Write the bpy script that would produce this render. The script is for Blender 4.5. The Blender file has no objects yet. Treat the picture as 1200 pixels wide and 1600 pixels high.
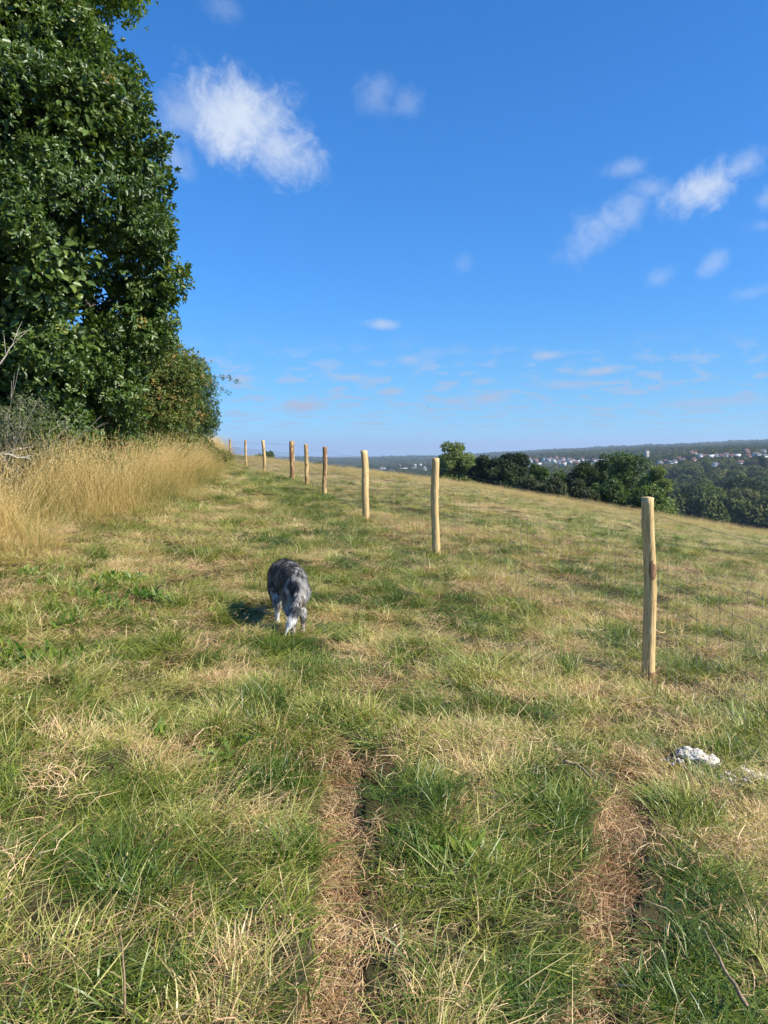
import bpy, math, random
import numpy as np
from mathutils import Vector, Matrix
S = bpy.context.scene
COL = S.collection
rng = np.random.default_rng(7)
random.seed(7)

# ------------------------------------------------------------------ camera
EYE = 1.60
PITCH = math.radians(4.76)
cam_d = bpy.data.cameras.new('camera')
cam_d.sensor_fit = 'VERTICAL'; cam_d.sensor_height = 36.0; cam_d.lens = 27.0
cam_d.clip_start = 0.05; cam_d.clip_end = 60000
cam = bpy.data.objects.new('camera', cam_d); COL.objects.link(cam)
cam.location = (0, 0, EYE); cam.rotation_euler = (math.radians(90) - PITCH, 0, 0)
S.camera = cam

# ------------------------------------------------------------------ sun, sky, exposure
SUN_EL = math.radians(40); SUN_AZ = math.radians(114)          # azimuth clockwise from +Y
to_sun = Vector((math.sin(SUN_AZ) * math.cos(SUN_EL), math.cos(SUN_AZ) * math.cos(SUN_EL), math.sin(SUN_EL)))
sl = bpy.data.lights.new('sun', 'SUN'); sl.energy = 5.0; sl.angle = math.radians(0.53); sl.color = (1.0, 0.93, 0.80)
so = bpy.data.objects.new('sun', sl); COL.objects.link(so)
so.rotation_euler = to_sun.to_track_quat('Z', 'Y').to_euler(); so.location = to_sun * 50
S.view_settings.view_transform = 'Standard'; S.view_settings.look = 'None'
S.view_settings.exposure = 0.62; S.view_settings.gamma = 1.0
S.cycles.max_bounces = 5; S.cycles.diffuse_bounces = 3; S.cycles.glossy_bounces = 2; S.cycles.transmission_bounces = 3; S.cycles.volume_bounces = 0

W = bpy.data.worlds.new('World'); S.world = W; W.use_nodes = True
wn, wl = W.node_tree.nodes, W.node_tree.links
wn.clear()
def N(nodes, typ, **kw):
    n = nodes.new(typ)
    for k, v in kw.items():
        if k == 'inp':
            for a, b in v.items(): n.inputs[a].default_value = b
        else: setattr(n, k, v)
    return n
class G:
    """tiny expression helper for shader maths"""
    def __init__(s, tree): s.n, s.l = tree.nodes, tree.links
    def put(s, sock, v):
        if isinstance(v, bpy.types.NodeSocket): s.l.new(v, sock)
        else: sock.default_value = v
    def m(s, op, a, b=0.0, c=0.0, clamp=False):
        n = s.n.new('ShaderNodeMath'); n.operation = op; n.use_clamp = clamp
        s.put(n.inputs[0], a); s.put(n.inputs[1], b); s.put(n.inputs[2], c)
        return n.outputs[0]
    def noise(s, vec, scale, detail=4, rough=0.55, dist=0.0):
        n = s.n.new('ShaderNodeTexNoise'); s.l.new(vec, n.inputs['Vector'])
        n.inputs['Scale'].default_value = scale; n.inputs['Detail'].default_value = detail
        n.inputs['Roughness'].default_value = rough; n.inputs['Distortion'].default_value = dist
        return n.outputs[0]
    def ss(s, x, a, b, lo=0.0, hi=1.0):
        n = s.n.new('ShaderNodeMapRange'); n.interpolation_type = 'SMOOTHSTEP'
        s.put(n.inputs[0], x); n.inputs[1].default_value = a; n.inputs[2].default_value = b
        n.inputs[3].default_value = lo; n.inputs[4].default_value = hi
        return n.outputs[0]
    def mix(s, f, a, b, blend='MIX'):
        n = s.n.new('ShaderNodeMix'); n.data_type = 'RGBA'; n.blend_type = blend
        s.put(n.inputs[0], f); s.put(n.inputs[6], a); s.put(n.inputs[7], b)
        return n.outputs[2]
    def comb(s, x, y, z):
        n = s.n.new('ShaderNodeCombineXYZ')
        for i, v in enumerate((x, y, z)): s.put(n.inputs[i], v)
        return n.outputs[0]
    def ramp(s, x, stops):
        n = s.n.new('ShaderNodeValToRGB'); s.l.new(x, n.inputs[0]); e = n.color_ramp.elements
        while len(e) < len(stops): e.new(0.5)
        for q, (p, c) in zip(e, stops): q.position = p; q.color = (*c, 1)
        return n.outputs[0]
g = G(W.node_tree)
sky = N(wn, 'ShaderNodeTexSky', sky_type='NISHITA', sun_disc=False, sun_elevation=SUN_EL, sun_rotation=SUN_AZ,
        altitude=150, air_density=1.0, dust_density=0.1, ozone_density=3.5)
SKY_K, SKY_A, SKY_T = 0.82, 0.10, (0.57, 0.96, 1.22, 1); SKY_T0 = (0.74, 0.98, 0.98, 1)
tc = N(wn, 'ShaderNodeTexCoord')
sep = N(wn, 'ShaderNodeSeparateXYZ'); wl.new(tc.outputs['Generated'], sep.inputs[0])
dx, dy, dz = sep.outputs
az = g.m('ARCTAN2', dx, dy); el = g.m('ARCSINE', dz)
avec = g.comb(az, el, 0.0)
# cloud lumps: azimuth, elevation, half sizes (radians), strength, turn
def pix_dir(px, py):
    x = (px - 600) / 1200; v = -(py - 800) / 1200
    Y = math.cos(PITCH) + v * math.sin(PITCH); Z = -math.sin(PITCH) + v * math.cos(PITCH)
    return math.atan2(x, Y), math.atan2(Z, math.hypot(x, Y))
n_soft = g.noise(avec, 9.0, 6, 0.55, 0.3)
n_fine = g.noise(avec, 24.0, 8, 0.66, 1.2)
n_wisp = g.noise(avec, 75.0, 6, 0.65, 0.8)
nz = g.m('ADD', g.m('MULTIPLY', g.m('SUBTRACT', n_soft, 0.5), 2.6), g.m('ADD', g.m('MULTIPLY', g.m('SUBTRACT', n_fine, 0.5), 2.1), g.m('MULTIPLY', g.m('SUBTRACT', n_wisp, 0.5), 0.9)))
cover = 0.0
for (px, py, rx, ry, st, turn) in [
        (375, 188, 108, 62, 0.95, -0.22), (435, 232, 74, 46, 0.75, -0.30), (300, 178, 70, 46, 0.45, 0.0), (272, 248, 42, 30, 0.42, -0.5),
        (588, 148, 34, 32, 0.30, 0.0), (638, 162, 34, 26, 0.28, 0.2), (345, 8, 40, 22, 0.22, -0.4),
        (1100, 294, 66, 30, 0.85, 0.30), (1165, 258, 40, 24, 0.6, 0.35), (1020, 292, 42, 18, 0.4, 0.0), (978, 262, 42, 17, 0.42, 0.1),
        (940, 352, 74, 34, 0.40, 0.5), (1200, 310, 26, 24, 0.5, 0.0), (1030, 434, 34, 18, 0.34, 0.2), (1114, 413, 28, 16, 0.4, 0.6),
        (1172, 458, 34, 14, 0.3, 0.2), (725, 412, 22, 18, 0.16, 0), (1190, 352, 40, 12, 0.25, 0),
        (596, 507, 36, 10, 0.35, 0), (855, 556, 42, 11, 0.45, 0.05), (545, 590, 42, 10, 0.55, 0), (640, 562, 28, 10, 0.3, 0),
        (470, 634, 50, 12, 0.72, 0.05), (765, 622, 40, 13, 0.8, 0.15), (610, 612, 32, 9, 0.5, 0.1), (935, 580, 52, 9, 0.5, 0.1),
        (880, 600, 66, 10, 0.5, -0.05), (375, 592, 26, 9, 0.4, 0), (1120, 628, 90, 9, 0.35, 0.05), (710, 628, 40, 10, 0.45, 0)]:
    a0, e0 = pix_dir(px, py); ax_, ex_ = rx / 1200 * (0.98 if rx > 60 else 0.86), ry / 1200 * (0.95 if rx > 60 else 0.86)
    c_, s_ = math.cos(turn), math.sin(turn)
    da = g.m('SUBTRACT', az, a0); de = g.m('SUBTRACT', el, e0)
    u = g.m('DIVIDE', g.m('ADD', g.m('MULTIPLY', da, c_), g.m('MULTIPLY', de, s_)), ax_)
    v = g.m('DIVIDE', g.m('SUBTRACT', g.m('MULTIPLY', de, c_), g.m('MULTIPLY', da, s_)), ex_)
    d = g.m('SQRT', g.m('ADD', g.m('MULTIPLY', u, u), g.m('MULTIPLY', v, v)))
    val = g.m('ADD', g.m('SUBTRACT', 1.0, d), g.m('MULTIPLY', nz, 0.72))
    msk = g.ss(val, -0.25, 1.1, 0.0, (st if rx > 60 else st * .75) if py < 480 else min(st * 1.7, 1))
    cover = g.m('MAXIMUM', cover, msk)
elc = g.m('MAXIMUM', el, 0.004)
lv = g.comb(g.m('MULTIPLY', az, 13.0), g.m('MULTIPLY', g.m('LOGARITHM', elc, 2.718), 4.2), 3.7)
low = g.ss(g.noise(lv, 2.1, 5, 0.6, 0.2), 0.49, 0.62, 0.0, 0.55)
low = g.m('MULTIPLY', low, g.m('MULTIPLY', g.ss(el, 0.005, 0.03), g.ss(el, 0.075, 0.15, 1.0, 0.0)))
cover = g.m('MAXIMUM', cover, low)
# low clouds are seen through more air: a mauve grey; high ones white
ccol = g.mix(g.ss(el, 0.03, 0.24), (2.55, 2.9, 4.0, 1), (4.2, 4.7, 5.5, 1))
# the air is very clear: look a little higher into the sky model than the true elevation, and grade it as the phone did
wl.new(g.comb(dx, dy, g.m('ADD', g.m('MULTIPLY', dz, SKY_K), SKY_A)), sky.inputs[0])
hsv = N(wn, 'ShaderNodeHueSaturation', inp={'Saturation': 1.25, 'Value': 1.0}); wl.new(sky.outputs[0], hsv.inputs['Color'])
graded = g.mix(1.0, hsv.outputs[0], g.mix(g.ss(el, 0.0, 0.22), SKY_T0, SKY_T), 'MULTIPLY')
tot = g.mix(cover, graded, ccol)
bg = N(wn, 'ShaderNodeBackground', inp={'Strength': 0.112}); wl.new(tot, bg.inputs[0])
wo = N(wn, 'ShaderNodeOutputWorld'); wl.new(bg.outputs[0], wo.inputs[0])

# ------------------------------------------------------------------ numeric helpers
CP, SP = math.cos(PITCH), math.sin(PITCH)
def slopes(px, py):
    x = (px - 600) / 1200; v = -(py - 800) / 1200
    Y = CP + v * SP; Z = -SP + v * CP
    return x / Y, Z / Y
def P(px, py, Y):
    a, b = slopes(px, py); return (a * Y, Y, EYE + b * Y)
def proj(x, y, z):
    z = z - EYE
    d = y * CP - z * SP; up = y * SP + z * CP
    return 600 + 1200 * x / d, 800 - 1200 * up / d
def hsh(i, j, s):
    n = (i.astype(np.int64) * 374761393 + j.astype(np.int64) * 668265263 + s * 982451653) & 0x7fffffff
    n = ((n ^ (n >> 13)) * 1274126177) & 0x7fffffff
    return ((n ^ (n >> 16)) & 0xffff) / 65535.0
def vnoise(x, y, s=0):
    i = np.floor(x); j = np.floor(y); u = x - i; v = y - j
    u = u * u * (3 - 2 * u); v = v * v * (3 - 2 * v)
    a = hsh(i, j, s); b = hsh(i + 1, j, s); c = hsh(i, j + 1, s); d = hsh(i + 1, j + 1, s)
    return (a * (1 - u) + b * u) * (1 - v) + (c * (1 - u) + d * u) * v
def fbm(x, y, s=0, o=4):
    t = 0; a = 0.5; m = 0
    for k in range(o):
        t = t + a * vnoise(x * 2 ** k + 17.3 * k, y * 2 ** k - 9.1 * k, s + k); m += a; a *= 0.5
    return t / m
def sst(x, a, b):
    t = np.clip((x - a) / (b - a), 0, 1); return t * t * (3 - 2 * t)

# ------------------------------------------------------------------ terrain
POSTS = [  # px top, py top, px base, py base, depth, diameter
    (1013, 777, 1012, 1068, 5.30, .086), (678, 716, 683, 867, 10.3, .105), (568.5, 704, 570.5, 812, 14.6, .135),
    (507.5, 698, 508, 774, 20.8, .13), (478.5, 694, 480.5, 758, 24.8, .125), (456, 689, 456.5, 747, 26.9, .18),
    (411, 688, 413.5, 738, 31.8, .125), (383, 687, 385, 730, 37.1, .115), (359, 686, 360.5, 722, 44.6, .12), (340, 685, 342, 718, 51.0, .13)]
ctrl = []
for (a, b, c, d, Y, w) in POSTS:
    p = P(c, d, Y); ctrl.append((p[0], p[1], p[2]))
def plane(x, y): 
    xs = np.where(x < -12, -12 + 8 * np.tanh((x + 12) / 8), x)
    return .19 - .101 * xs - .0063 * y
ctrl = np.array(ctrl)
cres = ctrl[:, 2] - plane(ctrl[:, 0], ctrl[:, 1])
FAR_PX = np.array([200, 560, 620, 700, 780, 850, 930, 1000, 1100, 1200, 1400.])
FAR_Y = np.array([150, 400, 800, 1300, 2200, 4000, 5200, 7500, 30000.])
FAR_PY = np.array([
    [800, 810, 815, 820, 830, 838, 846, 852, 862, 870, 880],
    [845, 845, 845, 845, 842, 838, 832, 828, 822, 818, 812],
    [780, 780, 780, 778, 774, 768, 762, 756, 748, 744, 736],
    [752, 752, 752, 750, 744, 739, 731, 725, 715, 712, 704],
    [736, 735, 733, 730, 722, 717, 712, 708, 704, 701, 696],
    [724, 724, 722, 721, 715, 711, 707, 703, 699, 695, 692],
    [719, 718, 716, 715, 710, 706, 702, 699, 695, 689, 688],
    [716, 716, 716, 716, 714, 712, 710, 708, 706, 704, 702],
    [712, 712, 712, 712, 712, 712, 712, 712, 712, 712, 712.]])
# ruts: (px, py, half width px)
def flat_hit(px, py):
    a, b = slopes(px, py); Y = (EYE - .19) / (.0063 * -1 - b + -.101 * a * -1 * -1) if False else (.19 - EYE) / (b + .101 * a + .0063)
    return a * Y, Y
RUTS = [[(534, 1165, 14), (536, 1200, 26), (534, 1260, 28), (532, 1320, 29), (530, 1400, 34), (530, 1480, 40), (522, 1560, 48), (515, 1640, 52), (505, 1800, 60)],
        [(985, 1205, 16), (978, 1240, 28), (968, 1290, 36), (962, 1340, 36), (950, 1390, 46), (948, 1440, 34), (945, 1500, 30), (925, 1560, 44), (905, 1640, 50), (890, 1800, 60)]]
RW = []
for r in RUTS:
    q = []
    for (px, py, hw) in r:
        x, y = flat_hit(px, py); q.append((x, y, hw / 1200 * y))
    RW.append(np.array(q[::-1]))
def rutmask(x, y):
    m = np.zeros_like(x)
    for q in RW:
        cx = np.interp(y, q[:, 1], q[:, 0]); w = np.interp(y, q[:, 1], q[:, 2])
        w = w * (0.8 + 0.5 * vnoise(y * 6, y * 0 + 3, 5))
        e = (y < q[-1, 1] + .1)
        m = np.maximum(m, e * (1 - sst(np.abs(x - cx), w * 0.75, w * 1.25)))
    return m
def height(x, y):
    x = np.asarray(x, float); y = np.asarray(y, float)
    z = plane(x, y)
    z = z - .045 * np.clip(x - 5, 0, 25) * sst(y, 12, 35)
    near = (np.abs(x) < 80) & (np.abs(y) < 120)
    num = np.zeros_like(z); den = np.full_like(z, .12)
    for (cx, cy, _), r in zip(ctrl, cres):
        w = np.exp(-((x - cx) ** 2 + (y - cy) ** 2) / (2 * 3.2 ** 2)); num += w * r; den += w
    z = z + num / den
    bump = (fbm(x * .8, y * .8, 3, 3) - .5) * .10 + (fbm(x * 3.4, y * 3.4, 9, 3) - .5) * .10
    z = z + np.where(near, bump, 0)
    z = z - .065 * rutmask(x, y) * near
    q = (y + .85 * x - 50) / 1.312
    z = z - np.where(q > 0, .2 * (np.sqrt(q * q + 225) - 15), 0)
    z = np.maximum(z, -40)
    Y = np.maximum(y, 1.0); px = np.clip(600 + 1200 * x / Y, 200, 1400)
    rows = np.stack([np.interp(px, FAR_PX, FAR_PY[k]) for k in range(len(FAR_Y))])
    ly = np.log(np.clip(Y, FAR_Y[0], FAR_Y[-1])); L = np.log(FAR_Y)
    idx = np.clip(np.searchsorted(L, ly) - 1, 0, len(L) - 2); t = (ly - L[idx]) / (L[idx + 1] - L[idx])
    t = t * t * (3 - 2 * t) * .5 + t * .5
    py = np.take_along_axis(rows, idx[None], 0)[0] * (1 - t) + np.take_along_axis(rows, (idx + 1)[None], 0)[0] * t
    zf = EYE + (700 - py) / 1200 * Y + (fbm(x / 260, y / 260, 21, 3) - .5) * np.clip(Y / 5000, 0, 1) * 22
    w = sst(y, 150, 300)
    return z * (1 - w) + zf * w
def H(x, y): return float(height(np.array([x]), np.array([y]))[0])
def hit(px, py, y0=1.0, y1=80):
    a, b = slopes(px, py); ys = np.linspace(y0, y1, 4000)
    d = EYE + b * ys - height(a * ys, ys)
    i = np.argmax(d < 0) if (d < 0).any() else len(ys) - 1
    return np.array([a * ys[i], ys[i], EYE + b * ys[i]])

# ------------------------------------------------------------------ object helpers
def mesh(name, V, F, mats=None, smooth=False, attrs=None, mi=None):
    """V (n,3); F list of (m,k) int arrays, or one; attrs {name: per-vertex array}"""
    if isinstance(F, np.ndarray): F = [F]
    me = bpy.data.meshes.new(name)
    V = np.asarray(V, np.float32)
    me.vertices.add(len(V)); me.vertices.foreach_set('co', V.ravel())
    F = [f for f in F if len(f)]
    nl = sum(f.size for f in F); me.loops.add(nl)
    me.loops.foreach_set('vertex_index', np.concatenate([f.ravel() for f in F]).astype(np.int32))
    tot = np.concatenate([np.full(len(f), f.shape[1]) for f in F]).astype(np.int32)
    me.polygons.add(len(tot))
    st = np.concatenate([[0], np.cumsum(tot)[:-1]]).astype(np.int32)
    me.polygons.foreach_set('loop_start', st)
    if smooth: me.polygons.foreach_set('use_smooth', np.ones(len(tot), bool))
    if mats:
        for m in (mats if isinstance(mats, (list, tuple)) else [mats]): me.materials.append(m)
    me.update(calc_edges=True)
    for k, a in (attrs or {}).items():
        a = np.asarray(a, np.float32)
        if a.ndim == 1: me.attributes.new(k, 'FLOAT', 'POINT').data.foreach_set('value', a)
        else:
            c = np.ones((len(a), 4), np.float32); c[:, :3] = a
            me.attributes.new(k, 'FLOAT_COLOR', 'POINT').data.foreach_set('color', c.ravel())
    return me
def obj(name, me, parent=None, loc=None):
    o = bpy.data.objects.new(name, me); COL.objects.link(o)
    if parent: o.parent = parent
    if loc is not None: o.location = loc
    return o
def tag(o, label=None, cat=None, group=None, kind=None):
    if label: o['label'] = label
    if cat: o['category'] = cat
    if group: o['group'] = group
    if kind: o['kind'] = kind
    return o
def empty(name, loc=(0, 0, 0), rz=0):
    o = bpy.data.objects.new(name, None); COL.objects.link(o); o.location = loc; o.rotation_euler = (0, 0, rz)
    o.empty_display_size = .2
    return o
class MB:
    def __init__(s): s.V = []; s.F = {}; s.n = 0; s.A = []
    def add(s, V, F, a=0.0):
        V = np.asarray(V, float).reshape(-1, 3)
        for f in F:
            s.F.setdefault(len(f), []).append([i + s.n for i in f])
        s.V.append(V); s.n += len(V); s.A.append(np.full(len(V), a))
    def box(s, c, d, rz=0, a=0.0):
        x, y, z = np.array(d) / 2
        v = np.array([(i * x, j * y, k * z) for k in (-1, 1) for j in (-1, 1) for i in (-1, 1)])
        cs, sn = math.cos(rz), math.sin(rz)
        v = np.c_[v[:, 0] * cs - v[:, 1] * sn, v[:, 0] * sn + v[:, 1] * cs, v[:, 2]] + np.array(c)
        s.add(v, [(0, 2, 3, 1), (4, 5, 7, 6), (0, 1, 5, 4), (2, 6, 7, 3), (0, 4, 6, 2), (1, 3, 7, 5)], a)
    def tube(s, pts, rad, seg=5, cap=True, a=0.0):
        pts = np.asarray(pts, float); rad = np.broadcast_to(np.asarray(rad, float), (len(pts),))
        V = []
        for i, p in enumerate(pts):
            t = pts[min(i + 1, len(pts) - 1)] - pts[max(i - 1, 0)]; t = t / (np.linalg.norm(t) + 1e-9)
            r = np.array((0, 0, 1.)) if abs(t[2]) < .9 else np.array((1., 0, 0))
            u = np.cross(t, r); u /= np.linalg.norm(u); v = np.cross(t, u)
            for k in range(seg):
                an = 2 * math.pi * k / seg; V.append(p + rad[i] * (math.cos(an) * u + math.sin(an) * v))
        F = [(i * seg + k, i * seg + (k + 1) % seg, (i + 1) * seg + (k + 1) % seg, (i + 1) * seg + k) for i in range(len(pts) - 1) for k in range(seg)]
        if cap: F += [tuple(range(seg))[::-1], tuple((len(pts) - 1) * seg + k for k in range(seg))]
        s.add(V, F, a)
    def me(s, name, mat, smooth=False):
        return mesh(name, np.vstack(s.V), [np.array(f) for f in s.F.values()], mat, smooth, {'tone': np.concatenate(s.A)})
def bsdf_mat(name):
    m = bpy.data.materials.new(name); m.use_nodes = True; t = m.node_tree
    b = t.nodes['Principled BSDF']; return m, G(t), b
def tcoord(gg, out='Object'):
    return gg.n.new('ShaderNodeTexCoord').outputs[out]
def attr(gg, name, typ='GEOMETRY', out='Fac'):
    n = gg.n.new('ShaderNodeAttribute'); n.attribute_name = name; n.attribute_type = typ; return n.outputs[out]
def bump(gg, b, h, strength=.4, dist=.02):
    n = gg.n.new('ShaderNodeBump'); n.inputs['Strength'].default_value = strength; n.inputs['Distance'].default_value = dist
    gg.l.new(h, n.inputs['Height']); gg.l.new(n.outputs[0], b.inputs['Normal'])
def leafy(name, stops, rough=.5, spec=.4, transl=.35, inst=None, glow=1.6):
    """leaf / blade material: colour picked by 'tone' on the mesh (plus an instance attribute)"""
    m, gg, b = bsdf_mat(name)
    x = attr(gg, 'tone')
    if inst: x = gg.m('ADD', x, attr(gg, inst, 'INSTANCER'), clamp=True)
    c = gg.ramp(x, stops); gg.l.new(c, b.inputs['Base Color'])
    b.inputs['Roughness'].default_value = rough; b.inputs['Specular IOR Level'].default_value = spec
    tr = gg.n.new('ShaderNodeBsdfTranslucent'); 
    cc = gg.mix(1.0, c, (glow, glow * 1.05, glow * .55, 1), 'MULTIPLY'); gg.l.new(cc, tr.inputs[0])
    mx = gg.n.new('ShaderNodeMixShader'); mx.inputs[0].default_value = transl
    gg.l.new(b.outputs[0], mx.inputs[1]); gg.l.new(tr.outputs[0], mx.inputs[2])
    gg.l.new(mx.outputs[0], gg.n['Material Output'].inputs[0])
    return m

# ------------------------------------------------------------------ ground sheet
gm, gg, b = bsdf_mat('ground_mat')
co = tcoord(gg)
f1 = gg.noise(co, 1.1, 5, .6); f2 = gg.noise(co, 9.0, 5, .65); f3 = gg.noise(co, 60.0, 4, .7)
sel = gg.m('ADD', gg.m('MULTIPLY', f1, .5), gg.m('MULTIPLY', f2, .5))
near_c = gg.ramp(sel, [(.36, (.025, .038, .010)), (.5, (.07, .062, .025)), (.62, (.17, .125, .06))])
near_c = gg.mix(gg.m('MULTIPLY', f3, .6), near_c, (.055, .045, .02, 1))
rutc = gg.ramp(gg.m('ADD', gg.m('MULTIPLY', f2, .5), gg.m('MULTIPLY', f3, .5)), [(.35, (.07, .032, .014)), (.52, (.20, .105, .045)), (.66, (.38, .23, .11))])
c = gg.mix(attr(gg, 'rut'), near_c, rutc)
fr = gg.noise(co, .012, 5, .6)
far_c = gg.ramp(fr, [(.38, (.022, .036, .012)), (.58, (.035, .05, .016)), (.68, (.09, .11, .035))])
far_c = gg.mix(attr(gg, 'meadow'), far_c, (.17, .20, .055, 1))
c = gg.mix(attr(gg, 'far'), c, far_c)
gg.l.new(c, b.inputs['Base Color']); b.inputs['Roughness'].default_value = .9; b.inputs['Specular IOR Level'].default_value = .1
bump(gg, b, gg.m('ADD', f3, f2), .8, .03)
na, nr = 900, 520
ang = np.concatenate([np.linspace(-38, 38, 640), np.linspace(38, 322, 262)[1:-1]]); na = len(ang)
rad = np.geomspace(.25, 26000, nr)
A, R = np.meshgrid(np.radians(ang), rad)
gx, gy = (R * np.sin(A)).ravel(), (R * np.cos(A)).ravel()
gz = height(gx, gy)
i, j = np.meshgrid(np.arange(nr - 1), np.arange(na), indexing='ij')
i, j = i.ravel(), j.ravel(); j2 = (j + 1) % na
F = np.c_[i * na + j, i * na + j2, (i + 1) * na + j2, (i + 1) * na + j]
V = np.c_[gx, gy, gz]; V = np.vstack([V, [0, 0, H(0, 0)]])
F3 = np.c_[np.arange(na), (np.arange(na) + 1) % na, np.full(na, len(V) - 1)][:, ::-1]
mp = P(1047, 743, 780)
mead = np.exp(-(((V[:, 0] - mp[0]) / 16) ** 2 + ((V[:, 1] - 780) / 60) ** 2))
mead = np.clip(mead * 2, 0, 1)
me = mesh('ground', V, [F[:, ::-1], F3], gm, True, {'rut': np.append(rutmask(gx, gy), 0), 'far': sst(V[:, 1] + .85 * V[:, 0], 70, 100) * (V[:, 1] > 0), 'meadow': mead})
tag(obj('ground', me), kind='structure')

# ------------------------------------------------------------------ scatter by geometry nodes (only for uncountable stuff)
def scatter(name, protos, pts, rot, scl, idx, dry, label, cat):
    pc = bpy.data.collections.new(name + '_kinds')
    for k, pm in enumerate(protos):
        o = bpy.data.objects.new('%s_kind_%02d' % (name, k), pm); pc.objects.link(o)
    me = bpy.data.meshes.new(name); me.vertices.add(len(pts)); me.vertices.foreach_set('co', np.asarray(pts, np.float32).ravel())
    me.attributes.new('rot', 'FLOAT_VECTOR', 'POINT').data.foreach_set('vector', np.asarray(rot, np.float32).ravel())
    me.attributes.new('scl', 'FLOAT_VECTOR', 'POINT').data.foreach_set('vector', np.asarray(scl, np.float32).ravel())
    me.attributes.new('idx', 'INT', 'POINT').data.foreach_set('value', np.asarray(idx, np.int32))
    me.attributes.new('dry', 'FLOAT', 'POINT').data.foreach_set('value', np.asarray(dry, np.float32))
    o = obj(name, me)
    ng = bpy.data.node_groups.new(name + '_scatter', 'GeometryNodeTree')
    ng.interface.new_socket('Geometry', in_out='INPUT', socket_type='NodeSocketGeometry')
    ng.interface.new_socket('Geometry', in_out='OUTPUT', socket_type='NodeSocketGeometry')
    n, l = ng.nodes, ng.links
    gi = n.new('NodeGroupInput'); go = n.new('NodeGroupOutput')
    ci = n.new('GeometryNodeCollectionInfo'); ci.inputs['Collection'].default_value = pc
    ci.inputs['Separate Children'].default_value = True; ci.inputs['Reset Children'].default_value = True
    ip = n.new('GeometryNodeInstanceOnPoints'); ip.inputs['Pick Instance'].default_value = True
    def na_(nm, t):
        a = n.new('GeometryNodeInputNamedAttribute'); a.data_type = t; a.inputs['Name'].default_value = nm; return a.outputs['Attribute']
    er = n.new('FunctionNodeEulerToRotation'); l.new(na_('rot', 'FLOAT_VECTOR'), er.inputs[0])
    l.new(gi.outputs[0], ip.inputs['Points']); l.new(ci.outputs[0], ip.inputs['Instance'])
    l.new(na_('idx', 'INT'), ip.inputs['Instance Index']); l.new(er.outputs[0], ip.inputs['Rotation'])
    l.new(na_('scl', 'FLOAT_VECTOR'), ip.inputs['Scale'])
    l.new(ip.outputs[0], go.inputs[0])
    md = o.modifiers.new('scatter', 'NODES'); md.node_group = ng
    return tag(o, label, cat, None, 'stuff')

def blades(n, L, Wd, spread, lean, arch, foot, tone, seg=4, dirs=1.0, seed=0, head=None):
    """n grass blades: L length range, lean = how far they fall over (+x mostly when dirs<1), tone range"""
    r = np.random.default_rng(seed)
    a = r.normal(0, 1, n) * spread if dirs < 1 else r.uniform(-math.pi, math.pi, n)
    bx = r.normal(0, foot, n); by = r.normal(0, foot, n)
    ln = r.uniform(L[0], L[1], n); w = r.uniform(Wd[0], Wd[1], n)
    th0 = r.uniform(lean[0], lean[1], n); ar = r.uniform(arch[0], arch[1], n)
    wig = r.normal(0, .45, n); tw = r.uniform(-1.2, 1.2, n)
    V = np.zeros((n, 2 * seg + 1, 3)); px, py, pz = bx.copy(), by.copy(), np.full(n, -.015)
    for k in range(seg + 1):
        t = k / seg
        th = np.minimum(th0 + ar * t ** 1.3, 1.75)                       # angle from vertical
        aa = a + wig * t
        dxy = np.c_[np.cos(aa), np.sin(aa)]
        prof = (1 - t) ** .6 * (0.55 + 1.6 * t if t < .35 else 1.1) * .5
        sx, sy = -np.sin(aa + tw * .6), np.cos(aa + tw * .6)
        if k < seg:
            V[:, 2 * k] = np.c_[px + sx * w * prof, py + sy * w * prof, pz + w * prof * np.sin(tw) * .5]
            V[:, 2 * k + 1] = np.c_[px - sx * w * prof, py - sy * w * prof, pz - w * prof * np.sin(tw) * .5]
        else: V[:, 2 * k] = np.c_[px, py, pz]
        st = ln / seg
        px = px + dxy[:, 0] * np.sin(th) * st; py = py + dxy[:, 1] * np.sin(th) * st; pz = np.maximum(pz + np.cos(th) * st, .004 + .01 * t)
    o = np.arange(n)[:, None] * (2 * seg + 1)
    Q = np.concatenate([o + np.array([2 * k, 2 * k + 1, 2 * k + 3, 2 * k + 2]) for k in range(seg - 1)])
    T = o + np.array([2 * seg - 2, 2 * seg - 1, 2 * seg])
    tn = np.repeat(r.uniform(tone[0], tone[1], n), 2 * seg + 1)
    VV = V.reshape(-1, 3); Fq = [Q, T]
    if head:                                                                # feathery seed heads: little spikelets round the tip
        hn, hl, hs = head
        tip = V[:, 2 * seg]; bef = V[:, 2 * seg - 2]; d = tip - bef; d /= np.linalg.norm(d, axis=1)[:, None] + 1e-6
        hv = []; hf = []; c0 = len(VV)
        for k in range(hn):
            p = tip - d * (hl * (k / hn))[None] if np.isscalar(hl) is False else tip - d * hl * (k / hn)
            o2 = r.normal(0, 1, (n, 3)); o2[:, 2] = abs(o2[:, 2]); o2 = o2 / np.linalg.norm(o2, axis=1)[:, None]
            q = p + (d * .8 + o2 * .7) * hs; s2 = np.cross(o2, d) * hs * .18
            m_ = (p + q) / 2
            hv.append(np.stack([p, m_ + s2, q, m_ - s2], 1).reshape(-1, 3))
            hf.append(c0 + np.arange(n)[:, None] * 4 + np.array([0, 1, 2, 3])); c0 += 4 * n
        VV = np.vstack([VV] + hv); Fq[0] = np.vstack([Q] + hf); tn = np.concatenate([tn, np.full(4 * n * hn, tone[1])])
    return VV, Fq, tn
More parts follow.
